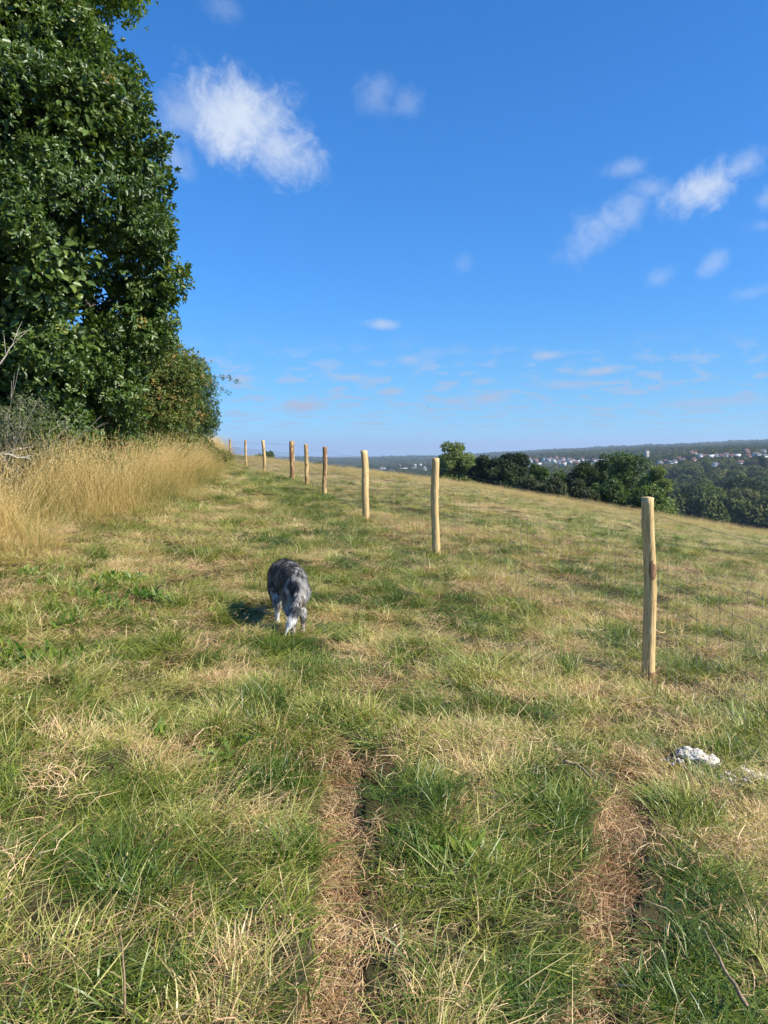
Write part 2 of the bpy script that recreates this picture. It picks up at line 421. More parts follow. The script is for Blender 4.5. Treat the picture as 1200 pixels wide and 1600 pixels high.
def merge(parts):
    V = []; Q = []; T = []; A = []; n = 0
    for v, (q, t), a in parts:
        V.append(v); Q.append(q + n); T.append(t + n); A.append(a); n += len(v)
    return np.vstack(V), [np.vstack(Q), np.vstack(T)], np.concatenate(A)

GRASS = [(0.0, (.068, .120, .010)), (.22, (.145, .205, .020)), (.42, (.30, .325, .050)), (.60, (.45, .42, .12)), (.78, (.64, .52, .22)), (1.0, (.66, .46, .24))]
grass_mat = leafy('grass_blade', GRASS, rough=.42, spec=.5, transl=.2, inst='dry', glow=1.7)
straw_mat = leafy('straw_blade', [(0, (.20, .10, .045)), (.5, (.50, .31, .145)), (1, (.80, .59, .33))], rough=.55, spec=.3, transl=.15, inst='dry', glow=1.2)
tall_mat = leafy('dry_stem', [(0, (.17, .18, .04)), (.3, (.46, .33, .11)), (.6, (.68, .47, .19)), (1, (.82, .62, .31))], rough=.6, spec=.25, transl=.3, inst='dry', glow=1.4)

turf = []
for s in range(10):      # fallen-over mixed turf
    v = merge([blades(42, (.06, .17), (.0028, .0062), 1.1, (.2, 1.2), (.2, 1.3), .055, (.0, .34), dirs=.5, seed=s),
               blades(26, (.09, .24), (.0018, .0038), 1.3, (.7, 1.45), (-.3, .8), .06, (.22, .66), dirs=.5, seed=50 + s),
               blades(16, (.05, .14), (.002, .004), 1, (.1, .7), (.1, .8), .05, (-.1, .15), seed=90 + s)])
    turf.append(mesh('turf', v[0], v[1], grass_mat, False, {'tone': v[2]}))
lush = []
for s in range(6):       # upright green tufts with broader blades
    v = merge([blades(50, (.10, .27), (.003, .0068), 1, (.15, 1.0), (.3, 1.3), .04, (-.05, .22), seed=200 + s),
               blades(14, (.12, .3), (.0015, .003), 1, (.3, 1.0), (.3, 1.0), .05, (.25, .6), seed=240 + s)])
    lush.append(mesh('lush', v[0], v[1], grass_mat, False, {'tone': v[2]}))
fine = []
for s in range(5):       # thin pale stalks lying and standing over the turf
    v = blades(16, (.22, .48), (.001, .0022), .8, (.35, 1.25), (.1, .7), .07, (.35, .75), dirs=.5, seed=300 + s, head=(4, .05, .012))
    fine.append(mesh('stalk', v[0], v[1], grass_mat, False, {'tone': v[2]}))

def wedge(r0, r1, dens, az0=-37, az1=37):
    n = int((math.radians(az1 - az0)) / 2 * (r1 ** 2 - r0 ** 2) * dens)
    r = np.sqrt(rng.uniform(r0 ** 2, r1 ** 2, n)); a = np.radians(rng.uniform(az0, az1, n))
    return r * np.sin(a), r * np.cos(a)
bands = [(1.0, 4.5, 190, 1.0), (4.5, 9, 120, 1.12), (9, 17, 60, 1.35), (17, 32, 26, 1.8), (32, 78, 8.0, 2.6)]
X, Y_, SC = [], [], []
for (r0, r1, dn, sc) in bands:
    x, y = wedge(r0, r1, dn); X.append(x); Y_.append(y); SC.append(np.full(len(x), sc))
X, Y_, SC = map(np.concatenate, (X, Y_, SC))
fence_x = lambda y: np.interp(y, [.6] + [c[1] for c in ctrl], [1.95] + [c[0] for c in ctrl])
right = X > fence_x(Y_)
rm = rutmask(X, Y_)
qq = (Y_ + .85 * X - 50) / 1.312
rm2 = np.maximum(rm, rutmask(X - .07, Y_)); rm2 = np.maximum(rm2, rutmask(X + .05, Y_))
gap = sst(fbm(X * 6.5 + 40, Y_ * 6.5, 97, 3), .36, .50)                       # little hollows where the thatch and soil show
keep = (rng.random(len(X)) > rm2 * 1.3) & (rng.random(len(X)) < .5 + .5 * gap) & (qq < 16)
X, Y_, SC, right, rm = X[keep], Y_[keep], SC[keep], right[keep], rm[keep]
def dryness(x, y, right):
    big = fbm(x * .55, y * .4, 31, 3); mid = fbm(x * 2.1, y * 1.6, 41, 3)
    sml = fbm(x * 7.5, y * 6.0, 47, 3)
    d = .24 * (big - .5) * 2 + .50 * (mid - .5) * 2 + .74 * (sml - .5) * 2 + .215 - .14 * np.maximum(rutmask(x - .2, y), rutmask(x + .16, y))
    d = d - .20 * (1 - sst(y, 2.0, 4.0)) + .12 * sst(-x - .1 * y, .3, 2.0) * sst(y, 3, 5)
    d = d - .16 * np.exp(-((x - fence_x(y) + .9) / .7) ** 2) * sst(y, 5, 8)
    d = d + .16 * right * sst(y, 6, 12) + .10 * sst(y, 16, 40)
    return d
dry = dryness(X, Y_, right)
theta = fbm(X * .45, Y_ * .45, 61, 2) * 9.0 + fbm(X * 1.7, Y_ * 1.7, 71, 2) * 3.5
theta = theta + rng.normal(0, .8, len(X))
Z = height(X, Y_)
lushness = sst(fbm(X * 4.2, Y_ * 3.6, 81, 3) - .30 * dry, .42, .60)
u = rng.random(len(X))
isl = (u < lushness * .75) & (Y_ < 30)
isf = (~isl) & (rng.random(len(X)) < .16)
kind = np.where(isl, rng.integers(10, 16, len(X)), np.where(isf, rng.integers(16, 21, len(X)), rng.integers(0, 10, len(X))))
sc = SC * rng.uniform(.7, 1.25, len(X)) * np.where(right & (Y_ > 7), .85, 1) * (1 - .5 * rm)
# height patches: tussocks and flattened places
zs = rng.uniform(.7, 1.25, len(X)) * SC ** .25 * (.16 + .30 * fbm(X * 1.5, Y_ * 1.5, 91, 3) + .40 * sst(fbm(X * 5, Y_ * 5, 95, 3), .42, .64)) * np.where(isl, 1.05, .95)
zs *= 1 - .35 * np.maximum(rutmask(X - .10, Y_), rutmask(X + .08, Y_))
zs *= 1 - .45 * np.exp(-((X + .70) ** 2 + (Y_ - 5.55) ** 2) / .35)
tilt = rng.normal(0, .10, (len(X), 2))
rot = np.c_[tilt[:, 0], tilt[:, 1] - .101 * 0, theta]
scatter('meadow_grass', turf + lush + fine, np.c_[X, Y_, Z], rot, np.c_[sc, sc, zs], kind,
        dry + rng.normal(0, .13, len(X)), 'green and straw coloured meadow grass lying over in swirls across the hillside', 'grass')

# straw in the ruts
chips = []
for s in range(6):
    v = blades(60, (.03, .13), (.0015, .004), 1, (1.35, 1.6), (-.1, .2), .07, (.1, .9), seed=400 + s)
    v[0][:, 2] += np.abs(np.random.default_rng(s).normal(0, .006, 60)).repeat(9) + .012
    chips.append(mesh('straw', v[0], v[1], straw_mat, False, {'tone': v[2]}))
sx, sy = wedge(1.2, 6.0, 520); m = rutmask(sx, sy); k = rng.random(len(sx)) < m * 1.2; sx, sy = sx[k], sy[k]
tx, ty = wedge(1.2, 16, 34); k = (rng.random(len(tx)) < sst(dryness(tx, ty, tx > fence_x(ty)), .0, .55) * .7 + .3); tx, ty = tx[k], ty[k]
sx = np.concatenate([sx, tx]); sy = np.concatenate([sy, ty]); n = len(sx)
s_ = rng.uniform(.7, 1.2, n)
scatter('cut_straw', chips, np.c_[sx, sy, height(sx, sy) + .002], np.c_[rng.normal(0, .12, (n, 2)), rng.uniform(0, 6.28, n)], np.c_[s_, s_, s_ * 1.4],
        rng.integers(0, 6, n), rng.normal(0, .18, n) + (fbm(sx * 4, sy * 4, 33, 2) - .5) * .7, 'loose brown straw lying in the two worn wheel ruts', 'straw')

# tall dry grass on the left below the hedge
stems = []
for s in range(7):
    v = merge([blades(26, (.45, .85), (.0016, .0030), 1, (.0, .28), (.05, .55), .07, (.15, .8), seed=500 + s, head=(8, .13, .014)),
               blades(26, (.2, .6), (.002, .0045), 1, (.1, .6), (.3, 1.2), .08, (-.1, .6), seed=540 + s)])
    stems.append(mesh('stem', v[0], v[1], tall_mat, False, {'tone': v[2]}))
TB = np.array([hit(px, py)[:2] for (px, py) in [(-260, 905), (-120, 895), (0, 880), (60, 872), (120, 862), (165, 846), (200, 826), (250, 810), (300, 784), (335, 760), (358, 736), (370, 722)]])
TB = TB[np.argsort(TB[:, 1])]
x, y = wedge(6.5, 50, 34, -42, -11)
edge = np.interp(y, TB[:, 1], TB[:, 0]) + .9 * (fbm(x * .8, y * .8, 101, 3) - .5)
far_t = sst(y, 14, 40)
depth_in = edge - x
clumpy = .35 + .9 * sst(fbm(x * 1.8, y * 1.8, 107, 3), .36, .6)
k = (depth_in > 0) & (depth_in < 9) & (rng.random(len(x)) < clumpy * (.35 + .65 * sst(depth_in, 0, 1.3))) & (rng.random(len(x)) < np.clip(1.2 - far_t * .6, 0, 1)) & (y > 6.8)
x, y, depth_in = x[k], y[k], depth_in[k]; n = len(x)
s_ = rng.uniform(.75, 1.15, n) * (.40 + .60 * sst(depth_in, 0, 1.3)) * np.where((600 + 1200 * x / y < 62) & (y > 9.3), .42, 1) * (1 + .3 * sst(y, 18, 40)) * (1.08 + .5 * fbm(x * 1.2, y * 1.2, 109, 3))
dr = .20 + (fbm(x * .9, y * .9, 111, 3) - .5) * 1.5 - .42 * (1 - sst(depth_in, 0, 1.8)) + rng.normal(0, .07, n) - .25 * (fbm(x * 2, y * 2, 13, 2) > .62)
th = fbm(x * .5, y * .5, 121, 2) * 8 + rng.normal(0, .7, n)
scatter('tall_dry_grass', stems, np.c_[x, y, height(x, y)], np.c_[rng.normal(0, .30, (n, 2)), th], np.c_[s_ * 1.15, s_ * 1.15, s_], rng.integers(0, 7, n), dr,
        'tall sandy dry grass gone to seed below the hedge on the left', 'grass')
# thin dry fringe along the brow of the hill and in the uncut field
x, y = wedge(10, 70, 9, -10, 37); qq = (y + .85 * x - 50) / 1.312
rr = x > fence_x(y) + .2
pr = np.exp(-((qq + 1.0) / 5.5) ** 2) * 1.3 + .10 * (fbm(x * .5, y * .5, 77, 3) > .56)
k = rr & (rng.random(len(x)) < pr) & (qq < 10)
x, y = x[k], y[k]; n = len(x)
s_ = rng.uniform(.25, .5, n)
scatter('brow_grass', stems, np.c_[x, y, height(x, y)], np.c_[rng.normal(0, .15, (n, 2)), rng.uniform(0, 6.28, n)], np.c_[s_ * 1.5, s_ * 1.5, s_ * .9], rng.integers(0, 7, n),
        rng.normal(.1, .15, n), 'fringe of thin dry grass along the brow of the field', 'grass')

# broad-leaved weeds between the grass on the left
weed_mat = leafy('weed_leaf', [(0, (.06, .14, .02)), (.5, (.15, .24, .03)), (1, (.30, .33, .05))], rough=.45, spec=.4, transl=.4, inst='dry', glow=1.6)
weeds = []
for s in range(3):
    v = blades(22, (.05, .12), (.018, .034), 1, (.3, 1.2), (.2, .9), .05, (.1, .9), seed=700 + s)
    weeds.append(mesh('weed', v[0], v[1], weed_mat, False, {'tone': v[2]}))
wp = []
for (px, py, k_) in [(8, 1035, 12), (20, 1050, 10), (120, 925, 12), (150, 950, 10), (70, 905, 8), (180, 910, 10), (200, 940, 8), (95, 965, 7), (300, 1180, 3), (700, 1330, 2)]:
    c = hit(px, py)
    for _ in range(k_): wp.append((c[0] + rng.normal(0, .16), c[1] + rng.normal(0, .12)))
wp = np.array(wp); n = len(wp); s_ = rng.uniform(.6, 1.1, n)
scatter('ground_weeds', weeds, np.c_[wp, height(wp[:, 0], wp[:, 1]) + .03], np.c_[rng.normal(0, .2, (n, 2)), rng.uniform(0, 6.28, n)], np.c_[s_, s_, s_], rng.integers(0, 3, n),
        rng.normal(0, .15, n), 'low yellow green broad leaved weeds in the short grass', 'weeds')

# ------------------------------------------------------------------ trees
def leaves(clumps, n, size, seed, whorl=6, ratio=.5, fold=.25, tone_sd=.13, shell=.55, out=None, emax=.95):
    """clumps: (m,4) x,y,z,r (+ optional tone column). n = leaves in all"""
    r = np.random.default_rng(seed); c = np.asarray(clumps, float)
    w = c[:, 3] ** 2; k = r.choice(len(c), max(n // whorl, 1), p=w / w.sum())
    d = r.normal(0, 1, (len(k), 3)); d /= np.linalg.norm(d, axis=1)[:, None]
    rr = c[k, 3] * (shell + (1 - shell) * r.random(len(k)) ** .6) * np.where(r.random(len(k)) < .06, 1.22, 1)
    p = c[k, :3] + d * rr[:, None] * np.array([1, 1, .85])
    cen = c[:, :3].mean(0) if out is None else np.array(out)
    o = p - cen; o[:, 2] *= .3; o /= np.linalg.norm(o, axis=1)[:, None] + 1e-6
    axis = d * .5 + o * .5 + np.array([0, 0, .45]) + r.normal(0, .35, p.shape); axis /= np.linalg.norm(axis, axis=1)[:, None]
    p = np.repeat(p, whorl, 0); axis = np.repeat(axis, whorl, 0); m = len(p)
    tn = np.repeat((c[k, 4] if c.shape[1] > 4 else np.full(len(k), .45)) + r.normal(0, tone_sd, len(k)), whorl) + r.normal(0, tone_sd * .7, m)
    q = r.normal(0, 1, (m, 3)); q -= (q * axis).sum(1)[:, None] * axis; q /= np.linalg.norm(q, axis=1)[:, None]
    e = r.uniform(min(.1, emax * .2), emax, m)[:, None]; dr = axis * e + q * np.sqrt(1 - e * e)
    dr += np.array([0, 0, -.15]); dr /= np.linalg.norm(dr, axis=1)[:, None]
    nrm = axis - (axis * dr).sum(1)[:, None] * dr + r.normal(0, .25, (m, 3)); nrm /= np.linalg.norm(nrm, axis=1)[:, None] + 1e-6
    sd = np.cross(dr, nrm); L = (size * r.uniform(.6, 1.2, m))[:, None]; wd = L * ratio * .5; up = nrm * wd * fold * 2
    base = p + dr * L * .15 + r.normal(0, size * .25, (m, 3))
    V = np.stack([base, base + dr * L * .3 + sd * wd + up, base + dr * L * .72 + sd * wd * .8 + up, base + dr * L - nrm * L * .08,
                  base + dr * L * .72 - sd * wd * .8 + up, base + dr * L * .3 - sd * wd + up], 1).reshape(-1, 3)
    b0 = np.arange(m)[:, None] * 6
    F = np.concatenate([b0 + np.array([0, 1, 2, 3]), b0 + np.array([0, 3, 4, 5])])
    return V, F, np.repeat(tn, 6)
bark, gg, b = bsdf_mat('bark'); co = tcoord(gg)
n1 = gg.noise(co, 12, 6, .7); gg.l.new(gg.ramp(n1, [(.35, (.05, .04, .03)), (.65, (.17, .145, .11))]), b.inputs['Base Color']); b.inputs['Roughness'].default_value = .9; bump(gg, b, n1, .8, .05)
pale, gg, b = bsdf_mat('bleached_wood'); co = tcoord(gg)
n1 = gg.noise(co, 30, 5, .6); gg.l.new(gg.ramp(n1, [(.35, (.25, .21, .15)), (.65, (.52, .47, .38))]), b.inputs['Base Color']); b.inputs['Roughness'].default_value = .8
def limbs(mb, base, h, r0, seed, spread=.5, n=7, top=None):
    r = random.Random(seed)
    pts = [np.array(base) + np.array((0, 0, -.3))]
    for k in range(1, 7): pts.append(np.array(base) + np.array((r.uniform(-.04, .04) * h, r.uniform(-.04, .04) * h, h * k / 6)))
    mb.tube(pts, [r0 * (1.25 if k == 0 else 1) * (1 - .13 * k) for k in range(7)], 9)
    for k in range(n):
        s0 = pts[r.randint(1, 5)]; a = r.uniform(0, 6.28); L = h * spread * r.uniform(.6, 1.1)
        d = np.array((math.cos(a), math.sin(a), r.uniform(.25, .9))); q = [s0]
        for i_ in range(4): q.append(q[-1] + d * L / 4 + np.array([r.uniform(-.08, .08) * L for _ in range(3)]))
        mb.tube(q, [r0 * .42, r0 * .33, r0 * .24, r0 * .15, r0 * .06], 6)
        for i_ in range(2):
            d2 = np.array([r.uniform(-1, 1), r.uniform(-1, 1), r.uniform(0, 1)]); mb.tube([q[2 + i_], q[2 + i_] + d2 * L * .25, q[2 + i_] + d2 * L * .45], [r0 * .14, r0 * .09, r0 * .03], 5)

# the large glossy-leaved tree on the left
EDGE = [(-230, -90), (-130, 0), (-40, 70), (15, 130), (45, 190), (75, 186), (110, 205), (150, 238), (190, 240), (225, 240), (262, 284), (310, 298), (370, 286), (430, 282), (500, 274), (540, 256), (600, 232), (660, 215), (720, 190)]
AX = np.array([-7.7, 15.2])
prof = []
for (py, px) in EDGE:
    a, bb = slopes(px, py)
    R_ = abs(AX[0] - a * AX[1]) / math.sqrt(1 + a * a)
    z = EYE + bb * (AX[1] + a * (AX[0])) / (1 + a * a) if False else EYE + bb * (AX[1] + a * AX[0]) / (1 + a * a)
    prof.append((z, R_))
prof = np.array(sorted(prof))
rng = np.random.default_rng(21)
nl_ = 145
lz = rng.uniform(.3, prof[-1, 0] - .2, nl_); la = rng.uniform(0, 2 * math.pi, nl_); lr = rng.uniform(.65, 1.25, nl_)
eg_z = np.arange(.8, prof[-1, 0] - .5, .62); eg_a = math.radians(27) + rng.normal(0, .12, len(eg_z)); eg_r = rng.uniform(.55, 1.0, len(eg_z))      # boughs that carry the right-hand outline
lz = np.concatenate([lz, eg_z]); la = np.concatenate([la, eg_a]); lr = np.concatenate([lr, eg_r]); edge_ = np.r_[np.zeros(nl_, bool), np.ones(len(eg_z), bool)]
Rl = np.interp(lz, prof[:, 0], prof[:, 1]); Rl = np.maximum(Rl - lr * .95 + np.where(edge_, rng.uniform(-.30, .02, len(lz)), rng.uniform(-.75, -.02, len(lz))), .1)
cl = []
for z_, a_, r_, R_ in zip(lz, la, lr, Rl):
    m_ = int(9 * (r_ / .9) ** 2) + 3; d = rng.normal(0, 1, (m_, 3)) + np.array([math.cos(a_), math.sin(a_), .35]) * .9; d /= np.linalg.norm(d, axis=1)[:, None]
    q_ = np.array([AX[0] + R_ * math.cos(a_), AX[1] + R_ * math.sin(a_), z_]) + d * (r_ * rng.uniform(.55, 1.0, m_))[:, None] * np.array([1, 1, .8])
    cl.append(np.c_[q_, rng.uniform(.2, .42, m_), np.full(m_, .40 + rng.normal(0, .09)) + rng.normal(0, .05, m_)])
cl = np.vstack(cl); cl = cl[cl[:, 2] > .3]
oak_mat = leafy('glossy_leaf', [(0, (.025, .050, .010)), (.4, (.075, .130, .022)), (.75, (.145, .210, .040)), (1, (.32, .27, .06))], rough=.42, spec=.55, transl=.22, glow=1.6)
core_z = rng.uniform(1, prof[-1, 0] - 1.5, 160); ca = rng.uniform(0, 6.28, 160); cr_ = np.interp(core_z, prof[:, 0], prof[:, 1]) * rng.uniform(0, .72, 160)
core = np.c_[AX[0] + cr_ * np.cos(ca), AX[1] + cr_ * np.sin(ca), core_z, np.full(160, .9), np.full(160, .4)]
V, F, T = leaves(cl, 350000, .110, 3, whorl=7, ratio=.52, out=(AX[0], AX[1], 6))
V2, F2, T2 = leaves(core, 90000, .17, 33, whorl=5, ratio=.6, shell=.1, out=(AX[0], AX[1], 6))
F = np.vstack([F, F2 + len(V)]); V = np.vstack([V, V2]); T = np.concatenate([T, T2])
hb = (AX[0], AX[1], H(*AX))
tree = empty('broadleaf_tree', hb); tag(tree, 'huge dense dark green tree with glossy leaves filling the top left, foliage reaching the ground', 'tree')
obj('crown', mesh('crown', V - np.array(hb), F, oak_mat, False, {'tone': T}), tree)
mb = MB(); limbs(mb, (0, 0, 0), 9, .32, 4, .20, 10); obj('trunk', mb.me('trunk', bark, True), tree)
# clusters of yellowish fruit / young leaves on it
fr_k = rng.choice(len(cl), 90)
fruit = cl[fr_k].copy(); dirn = fruit[:, :2] - AX; dirn /= np.linalg.norm(dirn, axis=1)[:, None]
fruit[:, :2] += dirn * (fruit[:, 3] * .9)[:, None]; fruit[:, 3] = .10; fruit[:, 4] = .8
V, F, T = leaves(fruit, 3600, .05, 5, whorl=5, ratio=.7)
fm = leafy('fruit_cluster', [(0, (.20, .18, .04)), (.8, (.36, .30, .08)), (1, (.42, .25, .07))], rough=.5, spec=.3, transl=.2)
obj('fruit_clusters', mesh('fruit_clusters', V - np.array(hb), F, fm, False, {'tone': T}), tree)

def tree_at(name, label, cat, cx, cy, ztop, rx, ry, zlow, ncl, nleaf, size, mat, seed, cr=(.3, .6), group=None, tone=.45, trunk_r=.12, whorl=5, shell=.55, egg=.0, surf=.75):
    r = np.random.default_rng(seed); zb = H(cx, cy)
    zl = zb + zlow; hz = (ztop - zl) / 2; cz = (ztop + zl) / 2
    d = r.normal(0, 1, (ncl, 3)); d /= np.linalg.norm(d, axis=1)[:, None]
    c_r = r.uniform(cr[0], cr[1], ncl) * min(rx, hz)
    f = np.where(r.random(ncl) < surf, 1, r.uniform(.3, .9, ncl)) * (.85 + .3 * r.random(ncl))
    P_ = np.c_[d[:, 0] * np.maximum(rx * f - c_r, .1) * (1 - egg * d[:, 2]), d[:, 1] * np.maximum(ry * f - c_r, .1) * (1 - egg * d[:, 2]), cz - zb + d[:, 2] * np.maximum(hz * f - c_r * .85, .1), c_r, tone + r.normal(0, .10, ncl)]
    V, F, T = leaves(P_, nleaf, size, seed, whorl=whorl, shell=shell, out=(0, 0, cz - zb - hz * .3))
    t = empty(name, (cx, cy, zb)); tag(t, label, cat, group)
    obj('crown', mesh('crown', V, F, mat, False, {'tone': T}), t)
    mb = MB(); limbs(mb, (0, 0, 0), (ztop - zb) * .72, trunk_r, seed, min(.4, .62 * rx / ((ztop - zb) * .72)), 7); obj('trunk', mb.me('trunk', bark, True), t)
    return t
green = leafy('mid_leaf', [(0, (.035, .065, .014)), (.45, (.080, .135, .028)), (1, (.17, .21, .045))], rough=.5, spec=.4, transl=.28)
hedge_mat = leafy('hedge_leaf', [(0, (.045, .075, .016)), (.45, (.090, .140, .030)), (.8, (.18, .20, .045)), (1, (.30, .17, .06))], rough=.5, spec=.35, transl=.3)
yell = leafy('yellow_leaf', [(0, (.06, .10, .015)), (.5, (.14, .20, .02)), (1, (.32, .34, .03))], rough=.5, spec=.3, transl=.5, glow=2.0)
dark = leafy('dark_leaf', [(0, (.016, .030, .010)), (.5, (.034, .055, .018)), (1, (.08, .11, .03))], rough=.6, spec=.25, transl=.15)
light = leafy('light_leaf', [(0, (.06, .095, .025)), (.5, (.13, .185, .045)), (1, (.24, .27, .08))], rough=.5, spec=.35, transl=.3)
# tree behind the big one, its sunlit yellow-green top shows at the upper edge
p = P(140, -60, 21)
tree_at('maple_tree', 'yellow green treetop showing above the dark tree at the upper left edge', 'tree', p[0] - .6, 21, P(120, -300, 21)[2], 2.5, 2.6, P(120, 62, 21)[2] - H(p[0] - .6, 21), 110, 60000, .11, yell, 11, (.2, .35), trunk_r=.25)
# hedge trees running away along the left
p = P(215, 500, 24)
tree_at('hedge_tree', 'green and brown leaved smaller tree beside the big dark one', 'tree', P(205, 600, 23)[0], 23, P(235, 497, 23)[2], 2.15, 2.3, .1, 130, 60000, .095, hedge_mat, 12, (.2, .36), tone=.6)
tree_at('hawthorn_tree', 'blue green rounded hawthorn at the right end of the hedge near the posts', 'tree', P(276, 600, 30)[0], 30, P(285, 545, 30)[2], 1.55, 1.8, .0, 120, 52000, .075, hedge_mat, 13, (.18, .34), tone=.36, whorl=5, surf=.85)
# loose shoots sticking out of the end of the hedge
r = random.Random(3); mb = MB(); lc = []
for k in range(16):
    a = r.uniform(-1.2, 1.0); x0, y0 = P(285, 600, 30)[0] + r.uniform(-.6, .6), 30 + r.uniform(-.8, .8); z0 = r.uniform(.8, 3.2) + H(x0, y0)
    L = r.uniform(.9, 1.75); q = [np.array((x0, y0, z0))]
    for i_ in range(5):
        q.append(q[-1] + np.array((math.cos(a) * L / 5, math.sin(a) * L / 5, L / 5 * (.7 - .28 * i_)))); lc.append((*q[-1], .12, .4))
    mb.tube(q, [.012, .01, .008, .006, .004, .002], 5)
V, F, T = leaves(lc, 3600, .06, 14, whorl=3)
br = empty('bramble_shoots', (P(285, 600, 30)[0], 30, H(P(285, 600, 30)[0], 30))); tag(br, 'long leafy shoots arching out of the end of the hedge', 'shoots')
o0 = np.array(br.location)
obj('foliage', mesh('foliage', V - o0, F, hedge_mat, False, {'tone': T}), br)
mm = mb.me('stems', bark); mm.transform(Matrix.Translation(-Vector(o0))); obj('stems', mm, br)
# low brambles along the hedge foot
for q_, (px, Yd, hh, w_) in enumerate([(20, 13.5, 1.5, 1.5), (95, 13.2, .95, 1.0), (165, 19, 1.35, 1.2), (210, 21.5, 1.3, 1.4), (255, 25, 1.2, 1.3), (300, 29, 1.15, 1.1), (322, 33, .85, .9), (333, 40, .9, 1.1)]):
    x0 = P(px, 700, Yd)[0]
    tree_at('bramble_bush', ['grey green scrubby bush at the far left edge under bare twigs', 'low bramble with bright leaves at the foot of the big tree', 'low bramble under the smaller hedge tree, left one',
            'low bramble in the middle of the hedge foot', 'low bramble below the brown leaved hedge tree', 'dark low bramble below the hawthorn', 'small bramble at the end of the hedge beside the tall grass', 'bramble clump around the farthest fence posts'][q_],
            'bush', x0, Yd, H(x0, Yd) + hh, w_, w_ * .9, -.1, 60, 15000, .07, hedge_mat if q_ != 1 else green, 60 + q_, (.25, .5), trunk_r=.03, tone=.5)
# grey twiggy shrub far left
x0, y0 = P(-25, 680, 11.8)[0], 11.8
sh = empty('bare_shrub', (x0, y0, H(x0, y0))); tag(sh, 'grey half bare shrub with upright dead twigs at the left edge', 'shrub')
mb = MB(); r = random.Random(8)
for k in range(90):
    a = r.uniform(0, 6.28); L = r.uniform(.8, 1.8); el_ = r.uniform(.35, 1.4)
    q = [np.array((r.uniform(-.5, .5), r.uniform(-.4, .4), 0.))]
    d = np.array((math.cos(a) * math.cos(el_), math.sin(a) * math.cos(el_), math.sin(el_)))
    for i_ in range(6): d = d + np.array([r.uniform(-.16, .16) for _ in range(3)]); q.append(q[-1] + d * L / 6)
    mb.tube(q, [.011, .009, .007, .006, .005, .003, .0015], 4)
    for i_ in range(5):
        s0 = q[r.randint(2, 5)]; d2 = d + np.array([r.uniform(-.8, .8) for _ in range(3)]); mb.tube([s0, s0 + d2 * L * .1, s0 + d2 * L * .2 + np.array((0, 0, .03))], [.004, .003, .001], 3)
obj('twigs', mb.me('twigs', pale), sh)
V, F, T = leaves([(r.uniform(-.9, .9), r.uniform(-.5, .5), r.uniform(.1, 1.5), r.uniform(.2, .4), .5) for _ in range(40)], 9000, .05, 15, whorl=4)
gg_mat = leafy('grey_leaf', [(0, (.06, .075, .035)), (.5, (.12, .14, .07)), (1, (.22, .22, .12))], rough=.6, spec=.3, transl=.3)
obj('foliage', mesh('foliage', V, F, gg_mat, False, {'tone': T}), sh)
stickm, gg, b = bsdf_mat('fallen_stick'); co = tcoord(gg)
n1 = gg.noise(co, 40, 5, .6); gg.l.new(gg.ramp(n1, [(.35, (.16, .10, .05)), (.65, (.42, .30, .17))]), b.inputs['Base Color']); b.inputs['Roughness'].default_value = .8
def dead_branch(label, pts, r0, seed, nb=5):
    pts = [np.array(p) for p in pts]; base = pts[0]; r = random.Random(seed)
    o = empty('dead_branch', base); tag(o, label, 'branch')
    mb = MB(); n = 9; q = []
    for k in range(n):
        t = k / (n - 1) * (len(pts) - 1); i_ = min(int(t), len(pts) - 2); f = t - i_
        q.append(pts[i_] * (1 - f) + pts[i_ + 1] * f - base + np.array([r.uniform(-1, 1) * r0 * (.8 if seed < 4 else .35) for _ in range(3)]))
    mb.tube(q, [r0 * (1 - .085 * k) for k in range(n)], 7); obj('stem', mb.me('stem', pale if seed < 4 else stickm, True), o)
    if nb:
        mb = MB()
        for _ in range(nb):
            s0 = q[r.randint(2, n - 2)]; d = (q[-1] - q[0]) * .3 + np.array([r.uniform(-.25, .25) for _ in range(3)]) * np.linalg.norm(q[-1] - q[0])
            mb.tube([s0, s0 + d * .5, s0 + d + np.array((0, 0, -.03))], [r0 * .4, r0 * .28, r0 * .1], 5)
        obj('side_twigs', mb.me('side_twigs', pale if seed < 4 else stickm), o)
dead_branch('pale dead branch lying at the left edge above the tall grass', [P(-60, 700, 9.2), P(0, 710, 9.4), P(50, 716, 9.8)], .022, 1)
dead_branch('thin grey dead twig leaning in front of the hedge left of the big tree', [P(-10, 585, 11.2), P(15, 545, 11.3), P(28, 520, 11.4)], .014, 2)
dead_branch('thin bare forked twig standing before the hedge', [P(147, 676, 18.0), P(160, 652, 18.0), P(172, 620, 18.1)], .022, 3, 7)
def gpt(px, py, dz=.0):
    h_ = hit(px, py); return np.array((h_[0], h_[1], H(h_[0], h_[1]) + dz))
dead_branch('long brown stick lying in the grass at the bottom right corner', [gpt(1165, 1610, .07), gpt(1130, 1560, .08), gpt(1098, 1505, .09)], .0065, 4, 0)
dead_branch('short pale stick lying in the grass left of the right rut', [gpt(880, 1218, .08), gpt(900, 1226, .09), gpt(922, 1240, .08)], .010, 5, 0)
dead_branch('thin dry stalk standing at the bottom left', [gpt(196, 1600, .0), gpt(196, 1600, .12), gpt(193, 1590, .2)], .004, 6, 0)

